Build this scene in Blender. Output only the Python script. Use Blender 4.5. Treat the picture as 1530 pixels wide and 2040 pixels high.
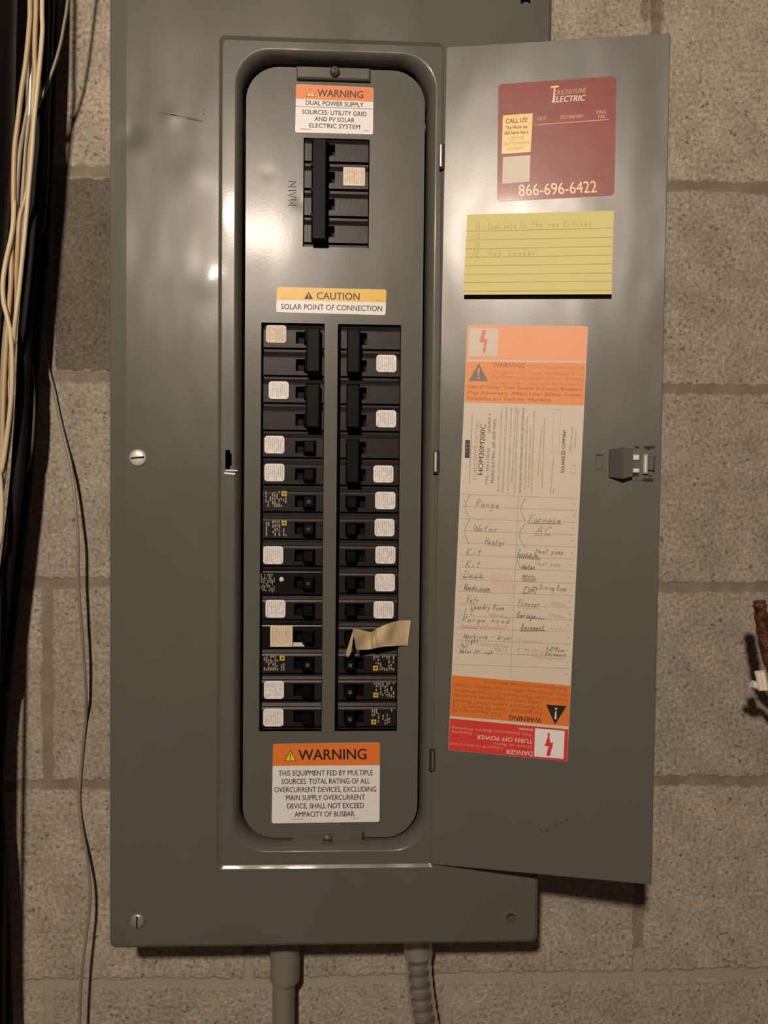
import bpy, bmesh, math, random
from mathutils import Vector, Matrix
random.seed(7)
R = math.radians
for o in list(bpy.data.objects):
    bpy.data.objects.remove(o)
scene = bpy.context.scene
COL = scene.collection

# ------------------------------------------------------------------ camera
ZO = 1.35                                  # height of the breaker window's top above the floor
CAM = Vector((0.02156, -0.70454, ZO - 0.15490))
F_PX, W_PX, H_PX = 1530.0, 1530.0, 2040.0
ROT = (Matrix.Rotation(-0.040383, 3, 'Z') @ Matrix.Rotation(-0.027559, 3, 'X') @ Matrix.Rotation(-0.009851, 3, 'Y'))
cd = bpy.data.cameras.new('camera')
cd.sensor_fit = 'HORIZONTAL'
cd.sensor_width = 36.0
cd.lens = 36.0 * F_PX / W_PX
cd.clip_start = 0.02
cam = bpy.data.objects.new('camera', cd)
cam.matrix_world = Matrix.Translation(CAM) @ (ROT @ Matrix.Rotation(R(90), 3, 'X')).to_4x4()
COL.objects.link(cam)
scene.camera = cam

# ------------------------------------------------------------------ light
world = bpy.data.worlds.new('world')
scene.world = world
world.use_nodes = True
world.node_tree.nodes['Background'].inputs[0].default_value = (1.0, 0.72, 0.45, 1)
world.node_tree.nodes['Background'].inputs[1].default_value = 0.014
ld = bpy.data.lights.new('ceiling_bulb', 'POINT')
ld.energy = 100.0
ld.color = (1.0, 0.835, 0.675)
ld.shadow_soft_size = 0.05
lamp = bpy.data.objects.new('ceiling_bulb', ld)
lamp.location = (-0.26, -1.52, ZO + 0.58)
COL.objects.link(lamp)
vs = scene.view_settings
scene.display_settings.display_device = 'sRGB'
vs.view_transform = 'Standard'
vs.look = 'None'
vs.exposure = 0.0
vs.gamma = 1.0
vs.use_curve_mapping = False

# ------------------------------------------------------------------ geometry helpers
WALL_Y = 0.0772
DEAD_Y = 0.016
def ray(u, v):
    return ROT @ Vector(((u - W_PX / 2) / F_PX, 1.0, (H_PX / 2 - v) / F_PX))
def at(u, v, y=0.0):
    """the point at depth y seen at photo pixel (u, v)"""
    d = ray(u, v)
    return CAM + d * ((y - CAM.y) / d.y)

class MB:
    """collects shapes and links them as one mesh object"""
    def __init__(self):
        self.v, self.f, self.m, self.mats, self.sm = [], [], [], [], []
    def mi(self, mat):
        if mat not in self.mats: self.mats.append(mat)
        return self.mats.index(mat)
    def add(self, vs_, fs, mat, smooth=False):
        b = len(self.v)
        self.v += [Vector(p) for p in vs_]
        k = self.mi(mat)
        for f in fs:
            self.f.append([b + i for i in f]); self.m.append(k); self.sm.append(smooth)
    def box(self, x0, x1, y0, y1, z0, z1, mat, bev=0.0):
        if x0 > x1: x0, x1 = x1, x0
        if bev <= 0:
            self.add([(x0,y0,z0),(x1,y0,z0),(x1,y1,z0),(x0,y1,z0),(x0,y0,z1),(x1,y0,z1),(x1,y1,z1),(x0,y1,z1)],
                     [(0,1,5,4),(1,2,6,5),(2,3,7,6),(3,0,4,7),(4,5,6,7),(3,2,1,0)], mat)
        else:                                  # front (-y) edges bevelled
            b = bev
            self.loft([[(x0,y1,z0),(x1,y1,z0),(x1,y1,z1),(x0,y1,z1)],
                       [(x0,y0+b,z0),(x1,y0+b,z0),(x1,y0+b,z1),(x0,y0+b,z1)],
                       [(x0+b,y0,z0+b),(x1-b,y0,z0+b),(x1-b,y0,z1-b),(x0+b,y0,z1-b)]], mat, cap0=True, cap1=True)
    def loft(self, rings, mat, cap0=False, cap1=False, smooth=False, closed=True):
        n = len(rings[0]); vs_ = [p for r in rings for p in r]; fs = []
        for i in range(len(rings) - 1):
            for j in range(n if closed else n - 1):
                k = (j + 1) % n
                fs.append((i*n+j, i*n+k, (i+1)*n+k, (i+1)*n+j))
        if cap0: fs.append(tuple(range(n))[::-1])
        if cap1: fs.append(tuple((len(rings)-1)*n + j for j in range(n)))
        self.add(vs_, fs, mat, smooth)
    def tube(self, pts, r, mat, seg=10, flat=1.0, radii=None, rfun=None):
        pts = [Vector(p) for p in pts]
        rings = []; up = Vector((0, 1, 0)); s = 0.0
        for i, p in enumerate(pts):
            t = (pts[min(i+1, len(pts)-1)] - pts[max(i-1, 0)]).normalized()
            a = t.cross(up)
            if a.length < 1e-4: a = t.cross(Vector((1, 0, 0)))
            a.normalize(); b = a.cross(t)
            if i: s += (p - pts[i-1]).length
            ring = []
            for k in range(seg):
                th = 2*math.pi*k/seg
                rr = (radii[i] if radii else r)
                if rfun: rr = rfun(s, th)
                ring.append(p + a*math.cos(th)*rr + b*math.sin(th)*rr*flat)
            rings.append(ring)
        self.loft(rings, mat, True, True, True)
    def lathe(self, c, prof, mat, seg=24, axis='y'):
        rings = []
        for r, h in prof:
            ring = []
            for k in range(seg):
                th = 2*math.pi*k/seg
                ring.append((c[0]+r*math.cos(th), c[1]+h, c[2]+r*math.sin(th)))
            rings.append(ring)
        self.loft(rings, mat, True, True, True)
    def fill(self, loops, mat):
        """flat face with holes from closed loops of points"""
        bm = bmesh.new(); es = []
        for lp in loops:
            vv = [bm.verts.new(p) for p in lp]
            es += [bm.edges.new((vv[i], vv[(i+1) % len(vv)])) for i in range(len(vv))]
        bmesh.ops.triangle_fill(bm, use_beauty=True, use_dissolve=False, edges=es, normal=(0, -1, 0))
        bm.verts.index_update()
        self.add([v.co.copy() for v in bm.verts], [[v.index for v in f.verts] for f in bm.faces], mat)
        bm.free()
    def mesh(self, name, origin, sharp=35):
        me = bpy.data.meshes.new(name)
        me.from_pydata([p - origin for p in self.v], [], self.f)
        for m_ in self.mats: me.materials.append(m_)
        me.polygons.foreach_set('material_index', self.m)
        me.polygons.foreach_set('use_smooth', [True if s else False for s in self.sm])
        me.update()
        if any(self.sm):
            try: me.set_sharp_from_angle(angle=R(sharp))
            except Exception: pass
        return me
    def build(self, name, parent=None, origin=None):
        """points are given in world axes unless the parent is rotated, then in the parent's own axes"""
        pw = Vector((0, 0, 0))
        if parent is not None and not parent.get('_local'):
            q = parent
            while q is not None:
                pw += q.location; q = q.parent
        if origin is None:
            lo = Vector([min(p[i] for p in self.v) for i in range(3)])
            hi = Vector([max(p[i] for p in self.v) for i in range(3)])
            origin = (lo + hi) / 2
        origin = Vector(origin)
        o = bpy.data.objects.new(name, self.mesh(name, origin))
        COL.objects.link(o)
        o.location = origin - pw
        if parent is not None: o.parent = parent
        return o

def empty(name, loc):
    o = bpy.data.objects.new(name, None)
    o.empty_display_size = 0.02
    o.location = loc
    COL.objects.link(o)
    return o
def tag(o, label=None, cat=None, group=None, kind=None):
    if label: o['label'] = label
    if cat: o['category'] = cat
    if group: o['group'] = group
    if kind: o['kind'] = kind
    return o
def rr(x0, x1, z0, z1, r, y, seg=8):
    pts = []
    for cx, cz, a0 in ((x1-r, z1-r, 0), (x0+r, z1-r, 90), (x0+r, z0+r, 180), (x1-r, z0+r, 270)):
        for i in range(seg + 1):
            a = R(a0 + 90*i/seg)
            pts.append(Vector((cx + r*math.cos(a), y, cz + r*math.sin(a))))
    return pts
def circ(c, r, y, n=20):
    return [Vector((c.x + r*math.cos(2*math.pi*i/n), y, c.z + r*math.sin(2*math.pi*i/n))) for i in range(n)]
def catmull(pts, n=8):
    pts = [Vector(p) for p in pts]
    out = []
    for i in range(len(pts) - 1):
        p0, p1, p2, p3 = pts[max(i-1, 0)], pts[i], pts[i+1], pts[min(i+2, len(pts)-1)]
        for k in range(n):
            t = k / n
            out.append(0.5*((2*p1) + (p2-p0)*t + (2*p0-5*p1+4*p2-p3)*t*t + (3*p1-p0-3*p2+p3)*t*t*t))
    out.append(pts[-1])
    return out

# ------------------------------------------------------------------ materials
class NT:
    def __init__(self, name):
        self.mat = bpy.data.materials.new(name)
        self.mat.use_nodes = True
        self.t = self.mat.node_tree
        self.b = self.t.nodes['Principled BSDF']
    def n(self, typ, **kw):
        nd = self.t.nodes.new(typ)
        for k, v in kw.items(): setattr(nd, k, v)
        return nd
    def put(self, sock, v):
        if isinstance(v, bpy.types.NodeSocket): self.t.links.new(v, sock)
        elif v is not None: sock.default_value = v
    def math(self, op, a, b=None, c=None):
        nd = self.n('ShaderNodeMath', operation=op)
        self.put(nd.inputs[0], a)
        if b is not None: self.put(nd.inputs[1], b)
        if c is not None: self.put(nd.inputs[2], c)
        return nd.outputs[0]
    def vmath(self, op, a, b=None, scale=None):
        nd = self.n('ShaderNodeVectorMath', operation=op)
        self.put(nd.inputs[0], a)
        if b is not None: self.put(nd.inputs[1], b)
        if scale is not None: self.put(nd.inputs['Scale'], scale)
        return nd.outputs['Value'] if op in ('DISTANCE', 'LENGTH', 'DOT_PRODUCT') else nd.outputs[0]
    def noise(self, vec, scale, detail=3.0, rough=0.5, out='Fac'):
        nd = self.n('ShaderNodeTexNoise')
        if vec is not None: self.put(nd.inputs['Vector'], vec)
        nd.inputs['Scale'].default_value = scale
        nd.inputs['Detail'].default_value = detail
        nd.inputs['Roughness'].default_value = rough
        return nd.outputs[out]
    def ramp(self, fac, stops):
        nd = self.n('ShaderNodeValToRGB')
        self.put(nd.inputs[0], fac)
        el = nd.color_ramp.elements
        while len(el) < len(stops): el.new(0.5)
        for e, (p, c) in zip(el, stops):
            e.position = p; e.color = (c[0], c[1], c[2], 1) if not isinstance(c, float) else (c, c, c, 1)
        return nd.outputs[0]
    def mix(self, fac, a, b, mode='MIX'):
        nd = self.n('ShaderNodeMix', data_type='RGBA', blend_type=mode)
        self.put(nd.inputs[0], fac)
        for i, c in ((6, a), (7, b)):
            self.put(nd.inputs[i], c if isinstance(c, bpy.types.NodeSocket) else (c[0], c[1], c[2], 1))
        return nd.outputs[2]
    def bump(self, h, dist, strength=1.0, normal=None):
        nd = self.n('ShaderNodeBump')
        self.put(nd.inputs['Height'], h)
        nd.inputs['Distance'].default_value = dist
        nd.inputs['Strength'].default_value = strength
        if normal is not None: self.put(nd.inputs['Normal'], normal)
        return nd.outputs[0]
    def obj(self):
        return self.n('ShaderNodeTexCoord').outputs['Object']
    def pos(self):
        return self.n('ShaderNodeNewGeometry').outputs['Position']

def simple(name, col, rough=0.6, metal=0.0, spec=0.5, var=0.08, scale=120.0, bump=0.0, bscale=400.0, coat=0.0):
    t = NT(name)
    v = t.obj()
    f = t.noise(v, scale, 3.0)
    c = t.mix(f, [k*(1-var) for k in col], [min(1, k*(1+var)) for k in col])
    t.put(t.b.inputs['Base Color'], c)
    t.b.inputs['Roughness'].default_value = rough
    t.b.inputs['Metallic'].default_value = metal
    t.b.inputs['Specular IOR Level'].default_value = spec
    if coat:
        t.b.inputs['Coat Weight'].default_value = coat
        t.b.inputs['Coat Roughness'].default_value = 0.10
    if bump:
        t.put(t.b.inputs['Normal'], t.bump(t.noise(v, bscale, 2.0), bump))
    return t.mat

def paint(name, col, rough, wave, dents=(), coat=0.16, spec=0.32):
    """grey baked enamel on sheet steel: faintly wavy, fine orange peel, a few dents"""
    t = NT(name)
    p = t.pos()
    f = t.noise(p, 9.0, 4.0)
    c = t.mix(f, [k*0.94 for k in col], [k*1.06 for k in col])
    t.put(t.b.inputs['Base Color'], c)
    rv = t.noise(p, 14.0, 4.0)
    t.put(t.b.inputs['Roughness'], t.math('ADD', t.math('MULTIPLY', rv, 0.12), rough - 0.06))
    t.b.inputs['Specular IOR Level'].default_value = spec
    t.b.inputs['Coat Weight'].default_value = coat
    t.b.inputs['Coat Roughness'].default_value = 0.11
    st = t.vmath('MULTIPLY', p, (1.0, 1.0, 0.45))
    h = t.math('MULTIPLY', t.noise(st, 11.0, 2.0, 0.45), wave)
    for (d, sig, amp) in dents:
        dist = t.vmath('DISTANCE', p, tuple(d))
        g = t.math('EXPONENT', t.math('MULTIPLY', t.math('POWER', t.math('DIVIDE', dist, sig), 2.0), -0.5))
        h = t.math('ADD', h, t.math('MULTIPLY', g, amp))
    h = t.math('ADD', h, t.math('MULTIPLY', t.noise(p, 420.0, 1.0), 0.000012))
    nb = t.bump(h, 1.0)
    t.put(t.b.inputs['Normal'], nb); t.put(t.b.inputs['Coat Normal'], nb)
    return t.mat

GREY = (0.108, 0.109, 0.093)
M = {}
M['cover'] = paint('grey_enamel_cover', GREY, 0.34, 0.0046,
                   [(at(258, 268), 0.008, -0.0010), (at(385, 345), 0.012, 0.0006), (at(410, 560), 0.010, 0.0007), (at(340, 232), 0.006, 0.0004)])
M['dead'] = paint('grey_enamel_dead_front', GREY, 0.32, 0.0014,
                  [(at(533, 345, DEAD_Y), 0.005, -0.00015), (at(600, 402, DEAD_Y), 0.005, -0.0003)], 0.03, 0.26)
M['door'] = paint('grey_enamel_door', GREY, 0.325, 0.0034, [(at(1260, 545, -0.03), 0.007, 0.0004)], 0.02, 0.55)
M['box'] = simple('grey_enamel_box', (0.09, 0.088, 0.072), 0.5)
M['scuff'] = simple('dark_scuff', (0.05, 0.045, 0.04), 0.6)
M['black_hole'] = simple('painted_slot_dark', (0.006, 0.006, 0.006), 0.7)  # flat black standing in for the dark inside slots and gaps
M['breaker'] = simple('black_phenolic', (0.0155, 0.013, 0.011), 0.40, spec=0.22, var=0.25, scale=90, bump=0.00006, bscale=260)
M['handle'] = simple('black_toggle_plastic', (0.0022, 0.0022, 0.0022), 0.5, spec=0.10)
M['white'] = simple('white_label_stock', (0.80, 0.79, 0.78), 0.42, var=0.02)
M['ivory'] = simple('aged_label_paper', (0.66, 0.58, 0.47), 0.5, var=0.05, scale=25)
M['tan'] = simple('tan_label', (0.72, 0.60, 0.46), 0.5, var=0.04)
M['orange'] = simple('orange_print', (0.78, 0.20, 0.035), 0.42, var=0.03)
M['faded_orange'] = simple('faded_orange_print', (0.86, 0.36, 0.17), 0.5, var=0.07, scale=35)
M['faded_orange_warm'] = simple('faded_orange_warning_print', (0.82, 0.29, 0.075), 0.5, var=0.05, scale=35)
M['deep_orange'] = simple('deep_orange_print', (0.72, 0.19, 0.03), 0.45, var=0.03)
M['red'] = simple('red_print', (0.66, 0.045, 0.035), 0.45, var=0.04)
M['bolt_faded'] = simple('faded_red_bolt', (0.72, 0.20, 0.13), 0.5)
M['yellow'] = simple('yellow_print', (0.80, 0.47, 0.03), 0.42, var=0.03)
M['sign_yellow'] = simple('hazard_yellow', (0.85, 0.60, 0.03), 0.42)
M['ink'] = simple('black_ink', (0.012, 0.011, 0.010), 0.5)
M['grey_ink'] = simple('worn_grey_ink', (0.20, 0.175, 0.15), 0.55)
M['pale_ink'] = simple('pale_grey_ink', (0.42, 0.37, 0.31), 0.55)
M['pink_ink'] = simple('faded_pink_ink', (0.58, 0.36, 0.29), 0.55)
M['brown_ink'] = simple('brown_ink_on_orange', (0.40, 0.11, 0.03), 0.5)
M['faded_ink'] = simple('faded_ink_on_orange', (0.65, 0.225, 0.065), 0.5)
M['pencil'] = simple('pencil_line', (0.22, 0.19, 0.155), 0.5)
M['red_pencil'] = simple('red_pencil_line', (0.58, 0.33, 0.26), 0.5)
M['rule'] = simple('ruled_line', (0.40, 0.33, 0.26), 0.5)
M['white_ink'] = simple('white_ink', (0.78, 0.70, 0.66), 0.5)
M['pink_white'] = simple('worn_white_ink', (0.70, 0.34, 0.28), 0.5)
M['maroon'] = simple('maroon_print', (0.235, 0.030, 0.022), 0.40, spec=0.3, var=0.08, scale=40, bump=0.0002, bscale=55, coat=0.35)
M['gold'] = simple('gold_print', (0.80, 0.46, 0.11), 0.35)
M['gold_dim'] = simple('dull_gold_print', (0.50, 0.30, 0.07), 0.35)
M['callus'] = simple('amber_print', (0.78, 0.46, 0.07), 0.35)
M['amber_ink'] = simple('brown_amber_ink', (0.42, 0.20, 0.04), 0.4)
M['card'] = simple('yellow_index_card', (0.70, 0.635, 0.25), 0.62, var=0.03, scale=30)
M['card_rule'] = simple('card_rule_line', (0.40, 0.34, 0.12), 0.6)
M['card_pencil'] = simple('card_pencil', (0.48, 0.41, 0.17), 0.6)
M['tape'] = simple('masking_tape', (0.52, 0.40, 0.24), 0.55, var=0.06, scale=60)
M['chrome'] = simple('zinc_plated_steel', (0.76, 0.73, 0.68), 0.34, metal=0.35, var=0.03)
M['dull_zinc'] = simple('dull_zinc_steel', (0.36, 0.35, 0.31), 0.36, metal=0.5)
M['latch'] = simple('dark_grey_latch_plastic', (0.075, 0.068, 0.062), 0.5)
M['alu'] = simple('bare_aluminium_conduit', (0.70, 0.66, 0.61), 0.2, metal=0.9, var=0.08, scale=300)
M['pvc'] = simple('grey_pvc', (0.20, 0.185, 0.155), 0.42, var=0.06, scale=60)
M['cable'] = simple('cream_cable_sheath', (0.64, 0.53, 0.34), 0.42, var=0.06, scale=40)
M['cable_tan'] = simple('tan_cable_sheath', (0.50, 0.37, 0.22), 0.42, var=0.06, scale=40)
M['cable_grey'] = simple('grey_cable_sheath', (0.33, 0.28, 0.215), 0.45, var=0.06, scale=40)
M['cable_brown'] = simple('brown_cable_sheath', (0.10, 0.055, 0.035), 0.4)
M['thin_wire'] = simple('thin_grey_wire_sheath', (0.24, 0.21, 0.16), 0.4)
M['black_cable'] = simple('black_cable_jacket', (0.004, 0.0035, 0.003), 0.65, spec=0.2)
M['pipe'] = simple('black_drain_pipe', (0.008, 0.008, 0.009), 0.42, spec=0.35)
M['clip'] = simple('white_plastic_clip', (0.80, 0.74, 0.62), 0.45)

def rust():
    t = NT('corroded_copper')
    v = t.obj()
    f = t.noise(v, 140.0, 5.0, 0.6)
    t.put(t.b.inputs['Base Color'], t.ramp(f, [(0.35, (0.035, 0.010, 0.004)), (0.55, (0.10, 0.030, 0.012)), (0.72, (0.20, 0.085, 0.04))]))
    t.b.inputs['Roughness'].default_value = 0.3
    t.put(t.b.inputs['Normal'], t.bump(f, 0.004))
    return t.mat
M['rust'] = rust()

JX, JZ = -0.284, ZO - 0.2507               # a block joint on the wall, origin of the wall's coordinates
def block_wall():
    t = NT('cinder_block_wall')
    v = t.obj()
    wob = t.vmath('SCALE', t.vmath('SUBTRACT', t.noise(v, 90.0, 5.0, 0.7, 'Color'), (0.5, 0.5, 0.5)), scale=0.013)
    big = t.vmath('SCALE', t.vmath('SUBTRACT', t.noise(v, 6.0, 1.0, 0.5, 'Color'), (0.5, 0.5, 0.5)), scale=0.007)
    w = t.vmath('ADD', t.vmath('ADD', v, wob), big)
    s = t.n('ShaderNodeSeparateXYZ'); t.put(s.inputs[0], w)
    c = t.n('ShaderNodeCombineXYZ'); t.put(c.inputs[0], s.outputs[0]); t.put(c.inputs[1], s.outputs[2])
    br = t.n('ShaderNodeTexBrick', offset=0.5, offset_frequency=2, squash=1.0, squash_frequency=2)
    t.put(br.inputs['Vector'], c.outputs[0])
    br.inputs['Color1'].default_value = (0.92, 0.92, 0.92, 1)
    br.inputs['Color2'].default_value = (1.06, 1.06, 1.06, 1)
    br.inputs['Mortar'].default_value = (1, 1, 1, 1)
    br.inputs['Scale'].default_value = 1.0
    br.inputs['Mortar Size'].default_value = 0.0068
    br.inputs['Mortar Smooth'].default_value = 0.45
    br.inputs['Bias'].default_value = 0.0
    br.inputs['Brick Width'].default_value = 0.4064
    br.inputs['Row Height'].default_value = 0.2051
    fac = br.outputs['Fac']
    grain = t.noise(v, 260.0, 4.0, 0.62)
    mott = t.noise(v, 26.0, 5.0, 0.6)
    blk = t.ramp(grain, [(0.34, (0.225, 0.190, 0.146)), (0.46, (0.335, 0.293, 0.235)), (0.56, (0.385, 0.342, 0.282)), (0.70, (0.52, 0.472, 0.40))])
    tone = t.ramp(mott, [(0.32, (0.82, 0.81, 0.79)), (0.68, (1.16, 1.15, 1.14))])
    blk = t.mix(1.0, blk, tone, 'MULTIPLY')
    blk = t.mix(1.0, blk, br.outputs['Color'], 'MULTIPLY')
    # one darker block left of the panel
    so = t.n('ShaderNodeSeparateXYZ'); t.put(so.inputs[0], w)
    inx = t.math('MULTIPLY', t.math('GREATER_THAN', so.outputs[0], 0.007), t.math('LESS_THAN', so.outputs[0], 0.40))
    inz = t.math('MULTIPLY', t.math('GREATER_THAN', so.outputs[2], 0.2051 + 0.007), t.math('LESS_THAN', so.outputs[2], 0.4102 - 0.007))
    dk = t.math('MULTIPLY', inx, inz)
    blk = t.mix(t.math('MULTIPLY', dk, 0.9), blk, t.mix(1.0, blk, (0.36, 0.355, 0.33), 'MULTIPLY'))
    mor = t.ramp(t.noise(v, 40.0, 4.0, 0.55), [(0.3, (0.19, 0.155, 0.112)), (0.7, (0.275, 0.232, 0.178))])
    sm_ = t.n('ShaderNodeSeparateXYZ'); t.put(sm_.inputs[0], w)
    mor = t.mix(t.math('LESS_THAN', sm_.outputs[2], -0.38), mor, (0.36, 0.315, 0.25))
    col = t.mix(fac, blk, mor)
    # pits
    vo = t.n('ShaderNodeTexVoronoi'); vo.inputs['Scale'].default_value = 130.0; t.put(vo.inputs['Vector'], w)
    pitm = t.math('MULTIPLY', t.math('LESS_THAN', vo.outputs['Distance'], 0.20), t.math('GREATER_THAN', t.noise(v, 33.0, 2.0), 0.52))
    pitm = t.math('MULTIPLY', pitm, t.math('SUBTRACT', 1.0, fac))
    col = t.mix(t.math('MULTIPLY', pitm, 0.62), col, (0.07, 0.05, 0.032))
    # brown drip at the joint by the door's top corner
    sv = t.n('ShaderNodeSeparateXYZ'); t.put(sv.inputs[0], w)
    dx = t.math('ABSOLUTE', t.math('SUBTRACT', sv.outputs[0], 0.605))
    drip = t.math('MULTIPLY', t.math('LESS_THAN', dx, 0.012), t.math('GREATER_THAN', sv.outputs[2], 0.575))
    dn = t.math('MULTIPLY', drip, t.ramp(t.noise(v, 60.0, 3.0), [(0.4, 0.0), (0.6, 0.75)]))
    col = t.mix(dn, col, (0.10, 0.062, 0.033))
    t.put(t.b.inputs['Base Color'], col)
    t.b.inputs['Roughness'].default_value = 0.92
    t.b.inputs['Specular IOR Level'].default_value = 0.2
    h = t.math('ADD', t.math('MULTIPLY', t.math('SUBTRACT', 1.0, fac), 0.0009),
               t.math('ADD', t.math('MULTIPLY', grain, 0.0013), t.math('MULTIPLY', mott, 0.0026)))
    h = t.math('SUBTRACT', h, t.math('MULTIPLY', pitm, 0.0012))
    t.put(t.b.inputs['Normal'], t.bump(h, 1.0, 0.9))
    return t.mat
M['wall'] = block_wall()
M['floor'] = simple('concrete_floor', (0.20, 0.18, 0.155), 0.85, var=0.2, scale=4, bump=0.001, bscale=60)

# ------------------------------------------------------------------ the setting
b = MB()
b.box(-1.6, 1.7, WALL_Y, WALL_Y + 0.2, 0.0, 2.4, M['wall'])
tag(b.build('wall_back', origin=(JX, WALL_Y, JZ)), 'grey cinder block basement wall behind the breaker panel', None, None, 'structure')
b = MB()
b.box(-1.6, 1.7, -2.6, WALL_Y + 0.2, -0.1, 0.0, M['floor'])
tag(b.build('floor'), 'concrete basement floor', None, None, 'structure')

# ------------------------------------------------------------------ text and flat print
_txt = {}
def text_geo(s, bold=0.0, ext=0.0):
    key = (s, bold, ext)
    if key in _txt: return _txt[key]
    cu = bpy.data.curves.new('t', 'FONT')
    cu.body = s; cu.size = 1.0; cu.resolution_u = 3; cu.offset = bold
    if ext: cu.extrude = ext
    else: cu.fill_mode = 'FRONT'
    ob = bpy.data.objects.new('t', cu)
    COL.objects.link(ob)
    dg = bpy.context.evaluated_depsgraph_get()
    me = bpy.data.meshes.new_from_object(ob.evaluated_get(dg))
    vv = [v.co.copy() for v in me.vertices]; ff = [list(p.vertices) for p in me.polygons]
    bpy.data.objects.remove(ob); bpy.data.curves.remove(cu); bpy.data.meshes.remove(me)
    x0 = min(v.x for v in vv); x1 = max(v.x for v in vv)
    for v in vv: v.x -= x0
    _txt[key] = (vv, ff, x1 - x0)
    return _txt[key]
_h, _, _ = text_geo('H')
CAP = max(v.y for v in _h)

LAYER = 0.00007
class Print(MB):
    """printed sheet: everything is drawn in photo pixels onto a real plane through pm()"""
    def __init__(self, pm, y0):
        super().__init__(); self.pm = pm; self.y0 = y0
    def P(self, q, n): 
        x, z = self.pm(*q)
        return Vector((x, self.y0 - n, z))
    def sheet(self, corners, mat, r=0.0015, th=0.00025):
        """rounded sheet: corners TL TR BR BL in pixels"""
        c = [self.P(q, th) for q in corners]; out = []
        for i in range(4):
            p, a, d = c[i], c[i-1], c[(i+1) % 4]
            e0 = (a-p).normalized(); e1 = (d-p).normalized()
            if r <= 0: out.append(p); continue
            for k in range(6):
                t_ = k/5.0
                out.append((p+e0*r)*(1-t_)**2 + p*2*t_*(1-t_) + (p+e1*r)*t_**2)
        back = [q + Vector((0, th, 0)) for q in out]
        self.loft([back, out], mat, cap1=True)
        self.th = th
    def lay(self, k): return getattr(self, 'th', 0.0) + LAYER*k
    def poly(self, pts, mat, k=1):
        self.add([self.P(q, self.lay(k)) for q in pts], [tuple(range(len(pts)))], mat)
    def line(self, a, b_, w, mat, k=2):
        dx, dy = b_[0]-a[0], b_[1]-a[1]; L = math.hypot(dx, dy) or 1
        nx, ny = -dy/L*w/2, dx/L*w/2
        self.poly([(a[0]+nx, a[1]+ny), (b_[0]+nx, b_[1]+ny), (b_[0]-nx, b_[1]-ny), (a[0]-nx, a[1]-ny)], mat, k)
    def stroke(self, pts, w, mat, k=3):
        for a, c in zip(pts, pts[1:]): self.line(a, c, w, mat, k)
    def text(self, s, bl, brr, h, mat, bold=0.0, k=3, shear=0.0, ext=0.0):
        vv, ff, wd = text_geo(s, 0.0, ext)
        if bold > 0.003 and not ext:
            n0 = len(vv)
            vv = [Vector((v.x - bold*.6, v.y, 0)) for v in vv] + [Vector((v.x + bold*.6, v.y, 0.35)) for v in vv]
            ff = ff + [[i + n0 for i in f] for f in ff]
        dx, dy = brr[0]-bl[0], brr[1]-bl[1]; L = math.hypot(dx, dy)
        ex = (dx/L, dy/L); ey = (ex[1], -ex[0])           # up is to the left of the writing direction
        sx, sy = L/wd, h/CAP
        pts = []
        for v in vv:
            X = (v.x + shear*v.y)*sx; Y = v.y*sy
            pts.append(self.P((bl[0]+ex[0]*X+ey[0]*Y, bl[1]+ex[1]*X+ey[1]*Y), self.lay(k) + (v.z if ext else v.z*LAYER)))
        self.add(pts, ff, mat)
    def bars(self, bl, brr, h, mat, seed=0, k=2, gap=0.35):
        """worn print that cannot be read: a row of short bars"""
        rnd = random.Random(seed); dx, dy = brr[0]-bl[0], brr[1]-bl[1]; L = math.hypot(dx, dy)
        ex = (dx/L, dy/L); ey = (ex[1], -ex[0]); s = 0.0
        while s < L:
            wl = min(rnd.uniform(h*0.6, h*2.6), L - s)
            a = (bl[0]+ex[0]*s+ey[0]*h/2, bl[1]+ex[1]*s+ey[1]*h/2)
            c = (a[0]+ex[0]*wl, a[1]+ex[1]*wl)
            self.line(a, c, h*rnd.uniform(0.55, 1.0), mat, k)
            s += wl + h*rnd.uniform(gap*0.5, gap*1.6)

def pm_plane(y):
    def f(u, v):
        p = at(u, v, y); return (p.x, p.z)
    return f
PM_DEAD = pm_plane(DEAD_Y)

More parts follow.
